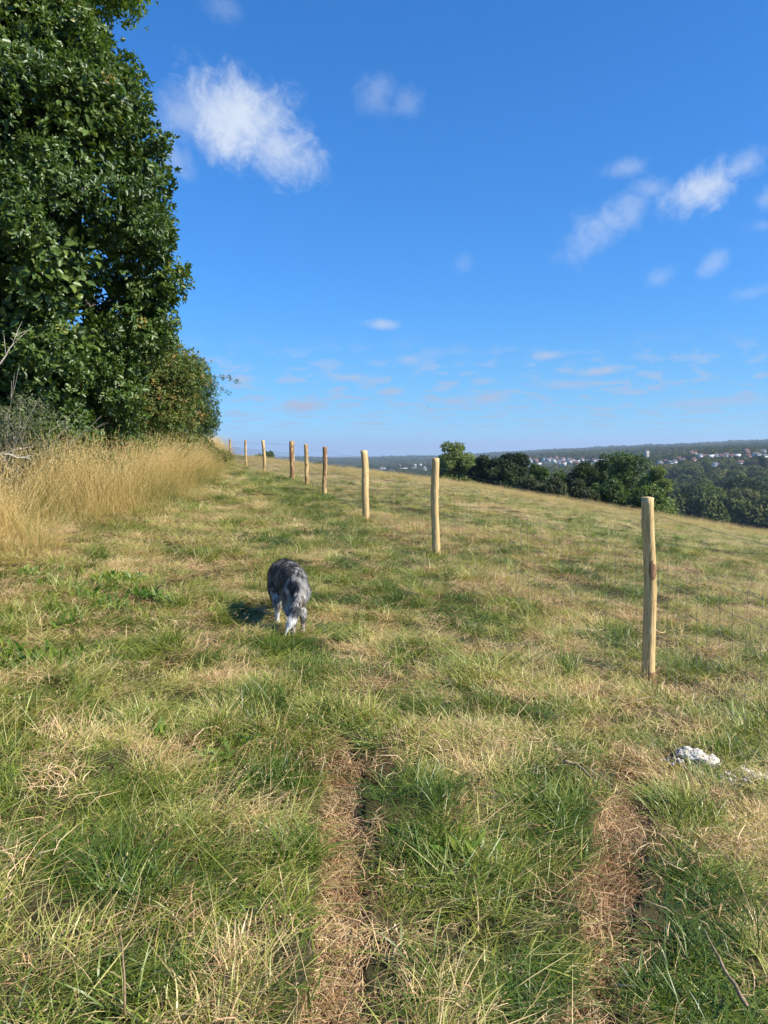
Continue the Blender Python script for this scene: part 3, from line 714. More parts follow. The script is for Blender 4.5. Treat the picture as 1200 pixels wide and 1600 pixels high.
# trees on the slope beyond the brow (each measured by bearing, top and width)
def far_tree(name, label, px, ytop, wpx, Yd, mat, seed, ncl=70, nl=16000, size=.32, group=None, tone=.45, cr=(.22, .4), zlow=1.2, surf=.75, shell=.5):
    x, _, z = P(px, ytop, Yd)
    return tree_at(name, label, 'tree', x, Yd, z, wpx / 2400 * Yd, wpx / 2400 * Yd * .95, zlow, ncl, nl, size, mat, seed, cr, group, tone, .22, 4, shell, 0, surf)
far_tree('round_tree', 'pale green round headed tree with sky gaps standing alone behind the second post', 715, 682, 72, 112, light, 21, 70, 34000, .30, cr=(.20, .34), zlow=1.0, tone=.7, shell=.5)
FT = [('dark_tree', 'almost black evergreen right beside the round headed tree', 758, 716, 50, 100, dark, .45), ('dark_tree', 'dark evergreen with a blunt top, tallest of the dark row', 803, 708, 52, 98, dark, .4),
      ('dark_tree', 'low dark evergreen at the front of the dark row', 780, 722, 54, 92, dark, .55), ('hedge_tree', 'olive green tree at the right end of the dark row', 838, 728, 44, 104, green, .35),
      ('hedge_tree', 'dull green low tree between the dark row and the tall green tree', 872, 738, 48, 108, green, .3), ('hedge_tree', 'dark green tree left of the tall green tree', 915, 724, 54, 104, dark, .8),
      ('broadleaf_tree', 'tall green tree with a rounded top, highest right of the middle', 985, 708, 74, 100, green, .5), ('broadleaf_tree', 'deep green tree in the hollow left of the tall green tree', 948, 716, 50, 106, green, .25),
      ('broadleaf_tree', 'yellow green tree at the right end of the clump above the near post', 1026, 734, 50, 94, light, .75), ('scrub_tree', 'grey green scrub in front of the dark evergreens', 832, 746, 40, 82, gg_mat, .2),
      ('scrub_tree', 'grey green scrub below the dull green tree', 866, 752, 46, 80, gg_mat, .15), ('scrub_tree', 'dark scrub below the tall green tree', 955, 750, 60, 82, green, .3), ('scrub_tree', 'brownish scrub just left of the near post top', 908, 752, 46, 80, gg_mat, .05),
      ('scrub_tree', 'light scrub directly behind the near post top', 1012, 762, 56, 78, light, .45), ('hedge_tree', 'small tree behind the grass brow left of the round headed tree', 690, 722, 26, 120, green, .3)]
for q_, (nm, lb, px, yt, wp_, Yd, mt, tn) in enumerate(FT):
    far_tree(nm, lb, px, yt, wp_ * 1.22, Yd, mt, 30 + q_, 80, 30000, .3, tone=tn, zlow=.3)
far_tree('skyline_bush', 'small round bush on the skyline between two far posts', 416, 707, 34, 78, green, 50, 26, 5000, .2, zlow=0, tone=.3)
far_tree('skyline_bush', 'low bush on the skyline right of the thick post', 500, 721, 22, 90, green, 51, 20, 3000, .22, zlow=0, tone=.3)

# ------------------------------------------------------------------ the valley: houses first, so the wood leaves room for them
white_w, gg, b = bsdf_mat('white_render'); n1 = gg.noise(tcoord(gg), .6, 4); gg.l.new(gg.ramp(n1, [(.3, (.52, .51, .48)), (.7, (.70, .69, .66))]), b.inputs['Base Color'])
brick_w, gg, b = bsdf_mat('red_brick'); n1 = gg.noise(tcoord(gg), 2.0, 4); gg.l.new(gg.ramp(n1, [(.3, (.22, .12, .085)), (.7, (.32, .18, .13))]), b.inputs['Base Color'])
stone_w, gg, b = bsdf_mat('pale_stone'); n1 = gg.noise(tcoord(gg), 1.0, 4); gg.l.new(gg.ramp(n1, [(.3, (.30, .27, .23)), (.7, (.42, .39, .34))]), b.inputs['Base Color'])
slate_r, gg, b = bsdf_mat('slate_roof'); n1 = gg.noise(tcoord(gg), 1.5, 4); gg.l.new(gg.ramp(n1, [(.3, (.10, .11, .12)), (.7, (.22, .22, .23))]), b.inputs['Base Color'])
tile_r, gg, b = bsdf_mat('clay_roof'); n1 = gg.noise(tcoord(gg), 1.5, 4); gg.l.new(gg.ramp(n1, [(.3, (.13, .07, .05)), (.7, (.20, .105, .075))]), b.inputs['Base Color'])
glass_m, gg, b = bsdf_mat('window_glass'); b.inputs['Base Color'].default_value = (.03, .04, .05, 1); b.inputs['Roughness'].default_value = .1
def house(w, d, h, rh, wall, roof, nwin, flat=False, hip=False):
    t = empty('house')
    mb = MB(); mb.box((0, 0, h / 2 - 1), (w, d, h + 2))
    if not flat and not hip: mb.add([(-w / 2, -d / 2, h), (-w / 2, d / 2, h), (-w / 2, 0, h + rh - .1), (w / 2, -d / 2, h), (w / 2, d / 2, h), (w / 2, 0, h + rh - .1)], [(0, 1, 2), (3, 5, 4)])
    obj('walls', mb.me('walls', wall), t)
    mb = MB()
    if flat: mb.box((0, 0, h + .25), (w + .6, d + .6, .5))
    else:
        e = .4; k = w * .25 if hip else 0
        a_ = [(-w / 2 - e, -d / 2 - e, h - .15), (w / 2 + e, -d / 2 - e, h - .15), (w / 2 + e, d / 2 + e, h - .15), (-w / 2 - e, d / 2 + e, h - .15), (-w / 2 - e + k, 0, h + rh), (w / 2 + e - k, 0, h + rh)]
        mb.add(a_, [(0, 1, 5, 4), (2, 3, 4, 5), (0, 4, 3), (1, 2, 5)] if hip else [(0, 1, 5, 4), (2, 3, 4, 5)])
        mb.add([(v[0], v[1], v[2] - .12) for v in a_], [(4, 5, 1, 0), (5, 4, 3, 2)])
    rf = obj('roof', mb.me('roof', roof), t)
    if not flat:
        mb = MB(); mb.box((w * .28, d * .08, h + rh + .3), (.9, .7, 1.8)); obj('chimney', mb.me('chimney', brick_w), rf)
    fl = 2 if h > 4.5 else 1
    for f_ in range(fl):
        for k in range(nwin):
            mb = MB(); mb.box((-w / 2 + w * (k + .5) / nwin, -d / 2 - .03, 1.5 + f_ * 2.8), (min(1.5, w / nwin * .55), .1, 1.3)); obj('window', mb.me('window', glass_m), t)
    return t
protos = {'white': house(9, 7, 5.4, 2.6, white_w, slate_r, 3), 'red': house(9, 7, 5.2, 3.0, white_w, tile_r, 3), 'brick': house(10, 7, 5.2, 3.2, brick_w, tile_r, 3, hip=True),
          'shed': house(42, 18, 8, 0, white_w, slate_r, 6, flat=True), 'block': house(18, 11, 10, 0, white_w, slate_r, 5, flat=True)}
used = set()
def copy_thing(o):
    c = o.copy(); COL.objects.link(c)
    for ch in list(o.children):
        d = ch.copy(); COL.objects.link(d); d.parent = c
        for gc in list(ch.children):
            e = gc.copy(); COL.objects.link(e); e.parent = d
    return c
HOUSES = [  # px, py of base, kind, depth, turn, label
    (629, 734, 'shed', 2300, .15, 'long white industrial building far off left of the round headed tree, left of its pair'), (648, 733, 'shed', 2300, -.1, 'long white industrial building nearest the second post'),
    (612, 736, 'block', 2250, .3, None), (590, 738, 'shed', 2200, .1, 'low white shed just right of the third post'), (600, 734, 'block', 2400, -.3, None), (664, 736, 'white', 1900, .4, None),
    (740, 731, 'white', 1500, .2, 'single white house between the round headed tree and the dark evergreens'),
    (829, 722, 'white', 1900, .3, None), (836, 721, 'block', 2000, -.2, None), (842, 727, 'block', 1800, .3, 'white block lowest at the left end of the town'), (830, 733, 'white', 1300, -.3, 'bright white house apart below the left end of the town'),
    (852, 724, 'white', 1900, .1, None), (860, 723, 'block', 1900, .4, None), (868, 725, 'block', 1850, -.1, None), (875, 722, 'white', 1950, .3, None), (888, 724, 'white', 1800, -.3, None), (896, 721, 'red', 1850, .2, None),
    (903, 723, 'block', 1800, .1, None), (911, 726, 'block', 1750, -.4, 'largest white block of the town beside the tall green tree'), (918, 722, 'white', 1800, .4, None), (924, 728, 'white', 1500, .1, None), (930, 725, 'block', 1700, .5, None), (939, 721, 'shed', 1750, .1, 'wide pale building with flat roof above the white cluster'),
    (951, 727, 'white', 1400, .3, None), (975, 716, 'red', 1700, .3, None), (1031, 727, 'white', 1100, .5, 'small bright white house alone left of the row'), (1041, 724, 'red', 1250, .1, None), (1048, 726, 'white', 1200, -.2, None), (1054, 725, 'white', 1200, .3, None), (1061, 720, 'brick', 1250, .0, None), (1067, 722, 'red', 1200, .6, None),
    (1080, 710, 'brick', 1350, .2, 'red brick house standing highest in the trees right of the church tower'), (1086, 711, 'red', 1350, -.4, None), (1084, 722, 'brick', 1150, .5, 'red roofed house below the highest brick house'), (1094, 715, 'white', 1250, .2, None), (1102, 716, 'red', 1250, -.2, None),
    (1110, 716, 'block', 1250, .1, 'widest white building in the right hand row of houses'), (1119, 715, 'white', 1250, .4, None), (1128, 716, 'red', 1200, -.1, None), (1136, 715, 'white', 1200, .3, None), (1143, 716, 'brick', 1180, .2, None), (1151, 715, 'block', 1200, -.2, 'white house at the right end of the row'),
    (1166, 707, 'brick', 1300, .3, 'pinkish roofed house above the right end of the row'), (1169, 716, 'brick', 1150, -.3, None), (1180, 713, 'red', 1200, .1, None), (1195, 716, 'white', 1150, .2, None)]
rh = random.Random(17)
for k in range(32):
    px = rh.choice([rh.uniform(822, 965), rh.uniform(822, 965), rh.uniform(1028, 1200), rh.uniform(560, 670)])
    py = (rh.uniform(717, 728) if px < 1000 else rh.uniform(705, 732)) if px > 700 else rh.uniform(727, 735)
    Yd = (1100 + (728 - py) * 50 if px < 1000 else 1350 - (py - 705) * 17) if px > 700 else 2300
    HOUSES.append((px, py, rh.choice(['white', 'white', 'red', 'brick']), Yd, rh.uniform(-.6, .6), None))
HP = []
for (px, py, kd, Yd, tr, lb) in HOUSES:
    if kd in used: o = copy_thing(protos[kd])
    else: o = protos[kd]; used.add(kd)
    x, y, z = P(px, py, Yd); o.location = (x, y, z); o.rotation_euler = (0, 0, tr); o.scale = [{'shed': .7, 'block': .6}.get(kd, .8)] * 3
    HP.append((px, py, {'shed': 14, 'block': 5}.get(kd, 3.2) / Yd * 1200, Yd))
    gname = {'white': ('small white house with grey roof among the trees of the distant town', 'house', 'small white houses of the town'), 'red': ('small pale house with red roof among the trees of the distant town', 'house', 'red roofed houses of the town'),
             'brick': ('small red brick house among the trees of the distant town', 'house', 'brick houses of the town'), 'block': ('white flat roofed building in the distant town', 'building', 'white blocks of the town'), 'shed': ('', 'building', 'large pale sheds of the town')}[kd]
    tag(o, lb or gname[0], gname[1], gname[2])
    if kd in ('shed', 'block'): o.name = 'flat_roofed_building'
# church tower
x, y, z = P(1010, 718, 1300); ch = empty('church_tower', (x, y, z), .2); tag(ch, 'pale square church tower rising from the trees right of the tall green tree', 'church')
mb = MB(); mb.box((0, 0, 5), (6, 6, 18)); obj('tower', mb.me('tower', stone_w), ch)
mb = MB()
for i_ in (-2.6, -.9, .9, 2.6):
    for s in (-1, 1): mb.box((i_, s * 2.8, 14.6), (.9, .5, 1.2)); mb.box((s * 2.8, i_ * .62, 14.61), (.49, .9, 1.2))
obj('battlements', mb.me('battlements', stone_w), ch)
for s in (-1, 1):
    mb = MB(); mb.box((s * 1.2, -3.02, 10), (.9, .12, 2.6)); obj('belfry_opening', mb.me('belfry_opening', glass_m), ch)
mb = MB(); mb.tube([(0, 0, 14), (0, 0, 22)], [.12, .06], 5); obj('flagpole', mb.me('flagpole', white_w), ch)
HP.append((1010, 718, 5, 1300))

# valley trees one can tell apart: a few kinds, then copies
vm = [leafy('valley_leaf_%s' % n_, st, rough=.6, spec=.25, transl=.2) for n_, st in
      [('green', [(0, (.06, .09, .018)), (.5, (.115, .155, .030)), (1, (.18, .21, .045))]), ('olive', [(0, (.075, .09, .025)), (.5, (.125, .135, .04)), (1, (.18, .18, .06))]), ('rust', [(0, (.09, .065, .03)), (.5, (.15, .10, .045)), (1, (.20, .14, .06))]), ('dark', [(0, (.03, .05, .018)), (.5, (.05, .08, .025)), (1, (.09, .12, .04))])]]
VT = []
for q_ in range(6):
    r = np.random.default_rng(800 + q_); ncl = 42; d = r.normal(0, 1, (ncl, 3)); d /= np.linalg.norm(d, axis=1)[:, None]; d[:, 2] = np.where(d[:, 2] < -.5, -d[:, 2], d[:, 2])
    c_r = r.uniform(1.1, 2.1, ncl); rx, hz = [(6, 5.4), (5.2, 5.8), (6.6, 5.0), (4.8, 6.4), (5.6, 5.2), (3.4, 7.5)][q_]
    P_ = np.c_[d[:, 0] * (rx - c_r * .8), d[:, 1] * (rx - c_r * .8), hz + 1.5 + d[:, 2] * (hz - c_r * .7), c_r, .45 + r.normal(0, .12, ncl)]
    V, F, T = leaves(P_, 11000, .55, 810 + q_, whorl=4, shell=.8, out=(0, 0, 3), ratio=.75, emax=.4)
    cm = mesh('crown', V, F, vm[[0, 0, 1, 3, 2, 3][q_]], False, {'tone': T})
    mb = MB(); limbs(mb, (0, 0, 0), 9, .35, 90 + q_, .3, 5)
    tm = mb.me('trunk', bark, True)
    VT.append((cm, tm))
vlab = ['rounded green tree in the valley wood', 'rounded green tree in the valley wood', 'olive coloured spreading tree in the valley wood', 'dark rounded tree in the valley wood', 'rust brown tree in the valley wood', 'narrow dark conifer in the valley wood']
vgr = ['rounded green trees in the valley', 'rounded green trees in the valley', 'olive trees in the valley', 'dark trees in the valley', 'rust brown trees in the valley', 'dark conifers in the valley']
protoV = []
for k, (cm, tm) in enumerate(VT):
    o = empty('valley_tree'); obj('crown', cm, o); obj('trunk', tm, o); protoV.append(o)
usedV = set(); r = random.Random(55); placed = []
for Yd in (360, 400, 445, 500, 560, 625, 700, 800, 910):
    px = 1040 if Yd < 460 else 1000 if Yd < 700 else 870
    px += r.uniform(-10, 10)
    while px < 1300:
        x, y = (px - 600) / 1200 * Yd, Yd + r.uniform(-18, 18)
        s_ = r.uniform(.85, 1.35) * (1.45 if Yd < 460 else 1.15 if Yd < 600 else 1); k = r.choices(range(6), [5, 5, 3, 5, 1.2, .6])[0]
        z = H(x, y); tp = proj(x, y, z + 12.5 * s_); bp = proj(x, y, z)
        bad = any(h[3] > y and abs(h[0] - tp[0]) < h[2] + 6 / y * 1200 * s_ * .8 and tp[1] < h[1] - 4 for h in HP)
        bad = bad or (abs(x - mp[0]) < 22 * (y / 780) and 560 < y < 850 and tp[1] < 745)
        px += r.uniform(9.5, 13.5) / Yd * 1200
        if bad or px - 9 > 1225 and r.random() < .5: continue
        placed.append((x, y, z, s_, k, r.uniform(0, 6.28)))
for (x, y, z, s_, k, rz) in placed:
    o = protoV[k] if k not in usedV else copy_thing(protoV[k]); usedV.add(k)
    o.location = (x, y, z - .5); o.scale = (s_, s_, s_ * .95); o.rotation_euler = (0, 0, rz); tag(o, vlab[k], 'tree', vgr[k])
for k in range(6):
    if k not in usedV:
        for c in list(protoV[k].children): bpy.data.objects.remove(c)
        bpy.data.objects.remove(protoV[k])

# far woodland as one mass
far_mat = leafy('far_leaf', [(0, (.045, .065, .016)), (.5, (.105, .130, .030)), (.85, (.18, .185, .05)), (1, (.21, .16, .06))], rough=.7, spec=.15, transl=.1, inst='dry')
FW = []
for q_ in range(5):
    r = np.random.default_rng(900 + q_); ncl = 16; d = r.normal(0, 1, (ncl, 3)); d /= np.linalg.norm(d, axis=1)[:, None]; d[:, 2] = abs(d[:, 2])
    c_r = r.uniform(1.6, 2.8, ncl); P_ = np.c_[d[:, :2] * 4.2, 4.5 + d[:, 2] * 4.2, c_r, .3 + r.normal(0, .1, ncl)]
    V, F, T = leaves(P_, 1600, 1.3, 910 + q_, whorl=3, shell=.8, out=(0, 0, 2), ratio=.75, emax=.35)
    FW.append(mesh('wood', V, F, far_mat, False, {'tone': T}))
n = 60000
Yd = np.exp(rng.uniform(math.log(330), math.log(5600), n)); px = rng.uniform(330, 1290, n); px = np.where((Yd < 420) & (px < 1000), px + 300, px)
x = (px - 600) / 1200 * Yd; z = height(x, Yd)
s_ = rng.uniform(.7, 1.25, n) * (1 + .35 * sst(Yd, 1500, 4500))
tpx, tpy = proj(x, Yd, z + 10.5 * s_)
bad = np.zeros(n, bool)
for h in HP: bad |= (h[3] + 10 > Yd) & (np.abs(tpx - h[0]) < h[2] + 6.5 * s_ / Yd * 1200) & (tpy < h[1] - 2)
bad |= (np.abs(x - mp[0]) < 24) & (np.abs(Yd - 780) < 110)
bad |= (np.abs(x - mp[0] * Yd / 780) < 12) & (Yd < 780) & (tpy < 746)
bad |= (Yd < 950) & (px > 1000) & (rng.random(n) < .75)
bad |= (fbm(x / 170, Yd / 300, 151, 3) > .64) & (Yd < 3000)
k = ~bad
x, Yd, z, s_ = x[k], Yd[k], z[k], s_[k]; n = len(x)
scatter('distant_woodland', FW, np.c_[x, Yd, z - .5], np.c_[np.zeros((n, 2)), rng.uniform(0, 6.28, n)], np.c_[s_, s_, s_ * rng.uniform(.8, 1.15, n)], rng.integers(0, 5, n),
        (fbm(x / 120, Yd / 120, 161, 3) - .5) * .9 + rng.normal(0, .14, n), 'blue green woods covering the valley and the far ridge', 'woodland')

# ------------------------------------------------------------------ the fence
wood, gg, b = bsdf_mat('peeled_chestnut'); co = tcoord(gg)
oi = gg.n.new('ShaderNodeObjectInfo').outputs['Random']
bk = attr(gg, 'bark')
ms_ = gg.n.new('ShaderNodeMapping'); ms_.inputs['Scale'].default_value = (1.6, 1.6, .42); gg.l.new(co, ms_.inputs[0])
mp_ = gg.n.new('ShaderNodeMapping'); mp_.inputs['Scale'].default_value = (14, 14, 1.0); gg.l.new(co, mp_.inputs[0])
grain = gg.noise(mp_.outputs[0], 4.0, 6, .6, .6); spots = gg.noise(ms_.outputs[0], 9.0, 6, .65, .8)
base = gg.ramp(grain, [(.30, (.34, .19, .07)), (.45, (.60, .41, .17)), (.6, (.74, .54, .26)), (.75, (.52, .34, .14))])
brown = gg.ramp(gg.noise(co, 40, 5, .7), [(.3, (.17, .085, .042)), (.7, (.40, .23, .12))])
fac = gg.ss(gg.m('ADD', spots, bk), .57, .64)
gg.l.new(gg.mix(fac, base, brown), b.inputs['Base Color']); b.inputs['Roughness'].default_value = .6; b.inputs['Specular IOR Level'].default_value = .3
bump(gg, b, gg.m('ADD', grain, gg.m('MULTIPLY', fac, .8)), .9, .01)
wire, gg, b = bsdf_mat('galvanised_wire'); b.inputs['Base Color'].default_value = (.16, .165, .16, 1); b.inputs['Metallic'].default_value = .5; b.inputs['Roughness'].default_value = .45
f0 = ctrl[0]; FN = np.array([1.95, .55]); FN = np.array([FN[0], FN[1], H(*FN)])
fence = empty('wire_fence', (f0[0], f0[1], f0[2])); tag(fence, 'stock fence of peeled chestnut posts with wire netting running up the hillside', 'fence')
O0 = np.array(fence.location)
tops = []
def post(bx, by, bz, tx, ty, tz, dia, seed, barky, label=None):
    r = random.Random(seed); n = 26; seg = 18; V = []; B = []
    ax = np.array((tx - bx, ty - by, tz - bz)); L = np.linalg.norm(ax)
    bow = np.array((r.uniform(-1, 1), r.uniform(-1, 1), 0)) * .022
    ph = [r.uniform(0, 6.28) for _ in range(4)]; knots = [(r.uniform(.1, .95), r.uniform(0, 6.28)) for _ in range(4)]
    for k in range(n + 1):
        t = k / n; tt = -.12 + 1.12 * t
        c = np.array((bx, by, bz)) + ax * tt + bow * math.sin(t * math.pi * (1.5 if seed % 2 else 1)) + np.array((math.sin(t * 9 + ph[0]), math.cos(t * 7 + ph[1]), 0)) * .0065
        for s in range(seg):
            a = 2 * math.pi * s / seg
            rr = dia / 2 * (1.03 - .06 * t) * (1 + .05 * math.sin(2 * a + ph[2] + t) + .03 * math.sin(3 * a + ph[3] + 3 * t) + .012 * math.sin(11 * t + a))
            for (kt, ka) in knots: rr += dia * .07 * math.exp(-((t - kt) / .03) ** 2 - ((a - ka + math.pi) % (2 * math.pi) - math.pi) ** 2 / .5)
            if seed == 0: rr = min(rr, dia * .40 / max(math.cos(a - math.radians(215)), .01)) if math.cos(a - math.radians(215)) > .3 else rr   # hewn flat face
            V.append(c + np.array((math.cos(a), math.sin(a), 0)) * rr); bb_ = barky
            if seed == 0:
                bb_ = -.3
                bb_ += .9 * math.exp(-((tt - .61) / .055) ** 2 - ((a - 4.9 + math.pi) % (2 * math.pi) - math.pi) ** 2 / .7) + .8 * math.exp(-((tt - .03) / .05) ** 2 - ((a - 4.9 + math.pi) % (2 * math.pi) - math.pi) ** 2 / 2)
            B.append(bb_)
    F = np.array([(k * seg + s, k * seg + (s + 1) % seg, (k + 1) * seg + (s + 1) % seg, (k + 1) * seg + s) for k in range(n) for s in range(seg)])
    topc = len(V); V.append(c + np.array((0, 0, .006))); B.append(-.3)
    ring = [n * seg + s for s in range(seg)]
    T = np.array([(ring[s], ring[(s + 1) % seg], topc) for s in range(seg)])
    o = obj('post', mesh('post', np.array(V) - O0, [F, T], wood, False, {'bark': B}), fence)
    o.data.polygons.foreach_set('use_smooth', np.r_[np.ones(len(F), bool), np.zeros(len(T), bool)])
    if label: o['label'] = label
    return o
plab = ['nearest pale post with a hewn flat side and brown bark patch', 'slightly bowed pale post', 'pale post with dark knotted head', 'dark barked post', 'crooked mottled post', 'thickest post with brown bark', None, None, None, None]
for q_, (a, bq, c, d, Yd, dia) in enumerate(POSTS):
    bx, by, bz = P(c, d, Yd); tx, ty, tz = P(a, bq, Yd)
    if q_ == 9: bz = H(bx, by)
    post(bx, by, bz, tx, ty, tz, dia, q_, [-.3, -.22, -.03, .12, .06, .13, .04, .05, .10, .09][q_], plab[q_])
    tops.append((bx, by, bz, tx, ty, tz))
post(FN[0], FN[1], FN[2], FN[0], FN[1], FN[2] + 1.3, .09, 20, -.2)
# peeling strip and nails on the near post
mb = MB(); s0 = np.array(P(1023, 984, 5.28)); mb.tube([s0, s0 + (.02, 0, -.012), s0 + (.045, -.005, -.022), s0 + (.07, 0, -.018), s0 + (.08, .005, -.004)], [.004, .006, .006, .004, .001], 5)
mm = mb.me('bark_strip', wood); mm.transform(Matrix.Translation(-Vector(O0))); obj('bark_strip', mm, fence)
# netting: one panel per bay
HT = [.06, .19, .32, .45, .59, .73, .88]
line = [(FN[0], FN[1], FN[2], FN[0], FN[1], FN[2] + 1.3)] + tops
for q_ in range(len(line) - 1):
    A_, B_ = np.array(line[q_]), np.array(line[q_ + 1]); 
    side = .045 + .01 * (q_ > 1)
    def at_(t, h):
        fa = h / 1.3; pa = A_[:3] + (A_[3:] - A_[:3]) * fa; pb = B_[:3] + (B_[3:] - B_[:3]) * fa
        p = pa * (1 - t) + pb * t; p[2] = p[2] * 1.0
        gz_ = H(p[0], p[1]); lin = A_[2] * (1 - t) + B_[2] * t
        p[2] += (gz_ - lin) * .6 * (1 - fa) if 0 < t < 1 else 0
        p[0] += side; p[2] -= .03 * 4 * t * (1 - t) * (h > 1.1)
        return p
    d = np.linalg.norm(B_[:2] - A_[:2]); nv = max(int(d / .15), 4)
    wr = .0010 * (1 if q_ < 3 else 1.5 if q_ < 6 else 2.0)
    mb = MB()
    for h in HT: mb.tube([at_(t, h) + np.array((0, 0, .006 * math.sin(t * 9 + h * 20))) for t in np.linspace(0, 1, 17)], wr, 4, False)
    for k in range(nv):
        t = (k + .5) / nv; mb.tube([at_(t + .0012 * math.sin(h * 31 + k), h) for h in HT], wr, 4, False)
        for h in HT:
            p = at_(t, h); mb.box(p, (.005, .005, .007)) if q_ < 3 else None
    mm = mb.me('wire_netting', wire); mm.transform(Matrix.Translation(-Vector(O0))); obj('wire_netting', mm, fence)
    mb = MB(); mb.tube([at_(t, 1.18) for t in np.linspace(0, 1, 13)], wr * 1.25, 5, False)
    mm = mb.me('top_wire', wire); mm.transform(Matrix.Translation(-Vector(O0))); obj('top_wire', mm, fence)

# ------------------------------------------------------------------ chalk lumps by the fence
chalk, gg, b = bsdf_mat('chalk'); co = tcoord(gg)
n1 = gg.noise(co, 28, 6, .65); gg.l.new(gg.ramp(n1, [(.36, (.30, .24, .17)), (.46, (.60, .54, .45)), (.58, (.78, .73, .65))]), b.inputs['Base Color']); b.inputs['Roughness'].default_value = .9; bump(gg, b, n1, 1.0, .02)
def lump_mesh(rx, ry, rz, seed, n=1):
    r = np.random.default_rng(seed); u = np.linspace(0, math.pi, 22); v = np.linspace(0, 2 * math.pi, 33)[:-1]
    U, VV = np.meshgrid(u, v, indexing='ij'); d = np.stack([np.sin(U) * np.cos(VV), np.sin(U) * np.sin(VV), np.cos(U)], -1).reshape(-1, 3)
    k = 1 + .9 * (fbm(d[:, 0] * 2.5 + seed, d[:, 1] * 2.5 + d[:, 2] * 2, seed, 4) - .5) + .6 * (fbm(d[:, 0] * 7, d[:, 1] * 7 + d[:, 2] * 6, seed + 9, 3) - .5)
    k[:32] = k[0]; k[-32:] = k[-1]
    V = d * k[:, None] * np.array([rx, ry, rz])
    F = np.array([(i_ * 32 + j_, (i_ + 1) * 32 + j_, (i_ + 1) * 32 + (j_ + 1) % 32, i_ * 32 + (j_ + 1) % 32) for i_ in range(21) for j_ in range(32)])
    return mesh('chalk_lump', V, F, chalk, False)
CH = [(1080, 1190, .075, .05, .06, 'white chalk lump nearest the rut, top left of the spill'), (1106, 1200, .065, .045, .05, 'second white chalk lump, joined to the first one'), (1066, 1188, .04, .03, .035, 'small chalk fragment at the left tip of the spill'), (1093, 1197, .045, .05, .05, 'chalk fragment wedged between the two big lumps'),
      (1160, 1216, .06, .03, .02, 'flat chalk patch at the left of the streak on the right edge'), (1180, 1222, .07, .03, .022, 'flat chalk patch in the middle of the streak on the right edge'), (1200, 1226, .07, .035, .025, 'flat chalk patch cut by the right edge')]
for q_, (px, py, rx, ry, rz, lb) in enumerate(CH):
    rz *= .55; rx *= .85; p = gpt(px, py, .035); o = obj('chalk_lump', lump_mesh(rx, ry, rz, 40 + q_), None, p); o.rotation_euler = (.1, .1, -.5 + .3 * q_); tag(o, lb, 'stone', 'chalk lumps in the grass by the fence')

crumbs = [lump_mesh(.012, .010, .007, 70 + q_) for q_ in range(4)]
for m_ in crumbs: m_.name = 'crumb'
cc = []
for (px, py, sx_, sy_, n_) in [(1085, 1196, 22, 5, 110), (1170, 1223, 32, 4, 190), (1130, 1210, 36, 5, 40)]:
    for _ in range(n_):
        h_ = hit(px + rng.normal(0, sx_), py + rng.normal(0, sy_), 2, 8); cc.append((h_[0], h_[1]))
cc = np.array(cc); n = len(cc); s_ = rng.uniform(.25, .85, n)
scatter('chalk_crumbs', crumbs, np.c_[cc, height(cc[:, 0], cc[:, 1]) + rng.uniform(.01, .035, n)], rng.uniform(0, 6.28, (n, 3)), np.c_[s_, s_, s_], rng.integers(0, 4, n), np.zeros(n),
        'white chalk crumbs spilled in the grass by the fence', 'rubble')

# ------------------------------------------------------------------ birds
bird_m, gg, b = bsdf_mat('bird_plumage'); n1 = gg.noise(tcoord(gg), 20, 3); gg.l.new(gg.ramp(n1, [(.3, (.02, .02, .022)), (.7, (.05, .05, .055))]), b.inputs['Base Color'])
def bird(px, py, Yd, rz, lb):
    o = empty('bird', P(px, py, Yd), rz); tag(o, lb, 'bird', 'birds in the sky')
    mb = MB(); mb.tube([(0, -.11, .0), (0, -.07, 0), (0, 0, .0), (0, .07, .005), (0, .11, .012), (0, .135, .01)], [.012, .022, .032, .028, .018, .002], 8); obj('body', mb.me('body', bird_m, True), o)
    for s in (-1, 1):
        mb = MB(); mb.add([(s * .02, .05, .01), (s * .13, .07, .06), (s * .27, -.02, .03), (s * .13, -.03, .05), (s * .02, -.04, .008), (s * .02, .05, .004), (s * .13, .07, .054), (s * .13, -.03, .044), (s * .02, -.04, .002)],
                          [(0, 1, 3, 4), (1, 2, 3), (5, 8, 7, 6), (6, 7, 2)]); obj('wing', mb.me('wing', bird_m), o)
    mb = MB(); mb.add([(-.02, -.09, 0), (.02, -.09, 0), (.045, -.19, 0), (-.045, -.19, 0), (-.02, -.09, -.006), (.02, -.09, -.006), (.045, -.19, -.004), (-.045, -.19, -.004)], [(0, 1, 2, 3), (7, 6, 5, 4), (0, 3, 7, 4), (1, 5, 6, 2), (2, 6, 7, 3)]); obj('tail', mb.me('tail', bird_m), o)
for a_ in [(668, 637, 130, .8, 'tiny dark bird low in the sky above the round headed tree'), (632, 586, 170, 2.0, 'tiny dark bird high above the third post'), (1060, 556, 150, .3, 'left one of two tiny birds above the near post'), (1098, 554, 160, 1.2, 'right one of two tiny birds above the near post')]: bird(*a_)

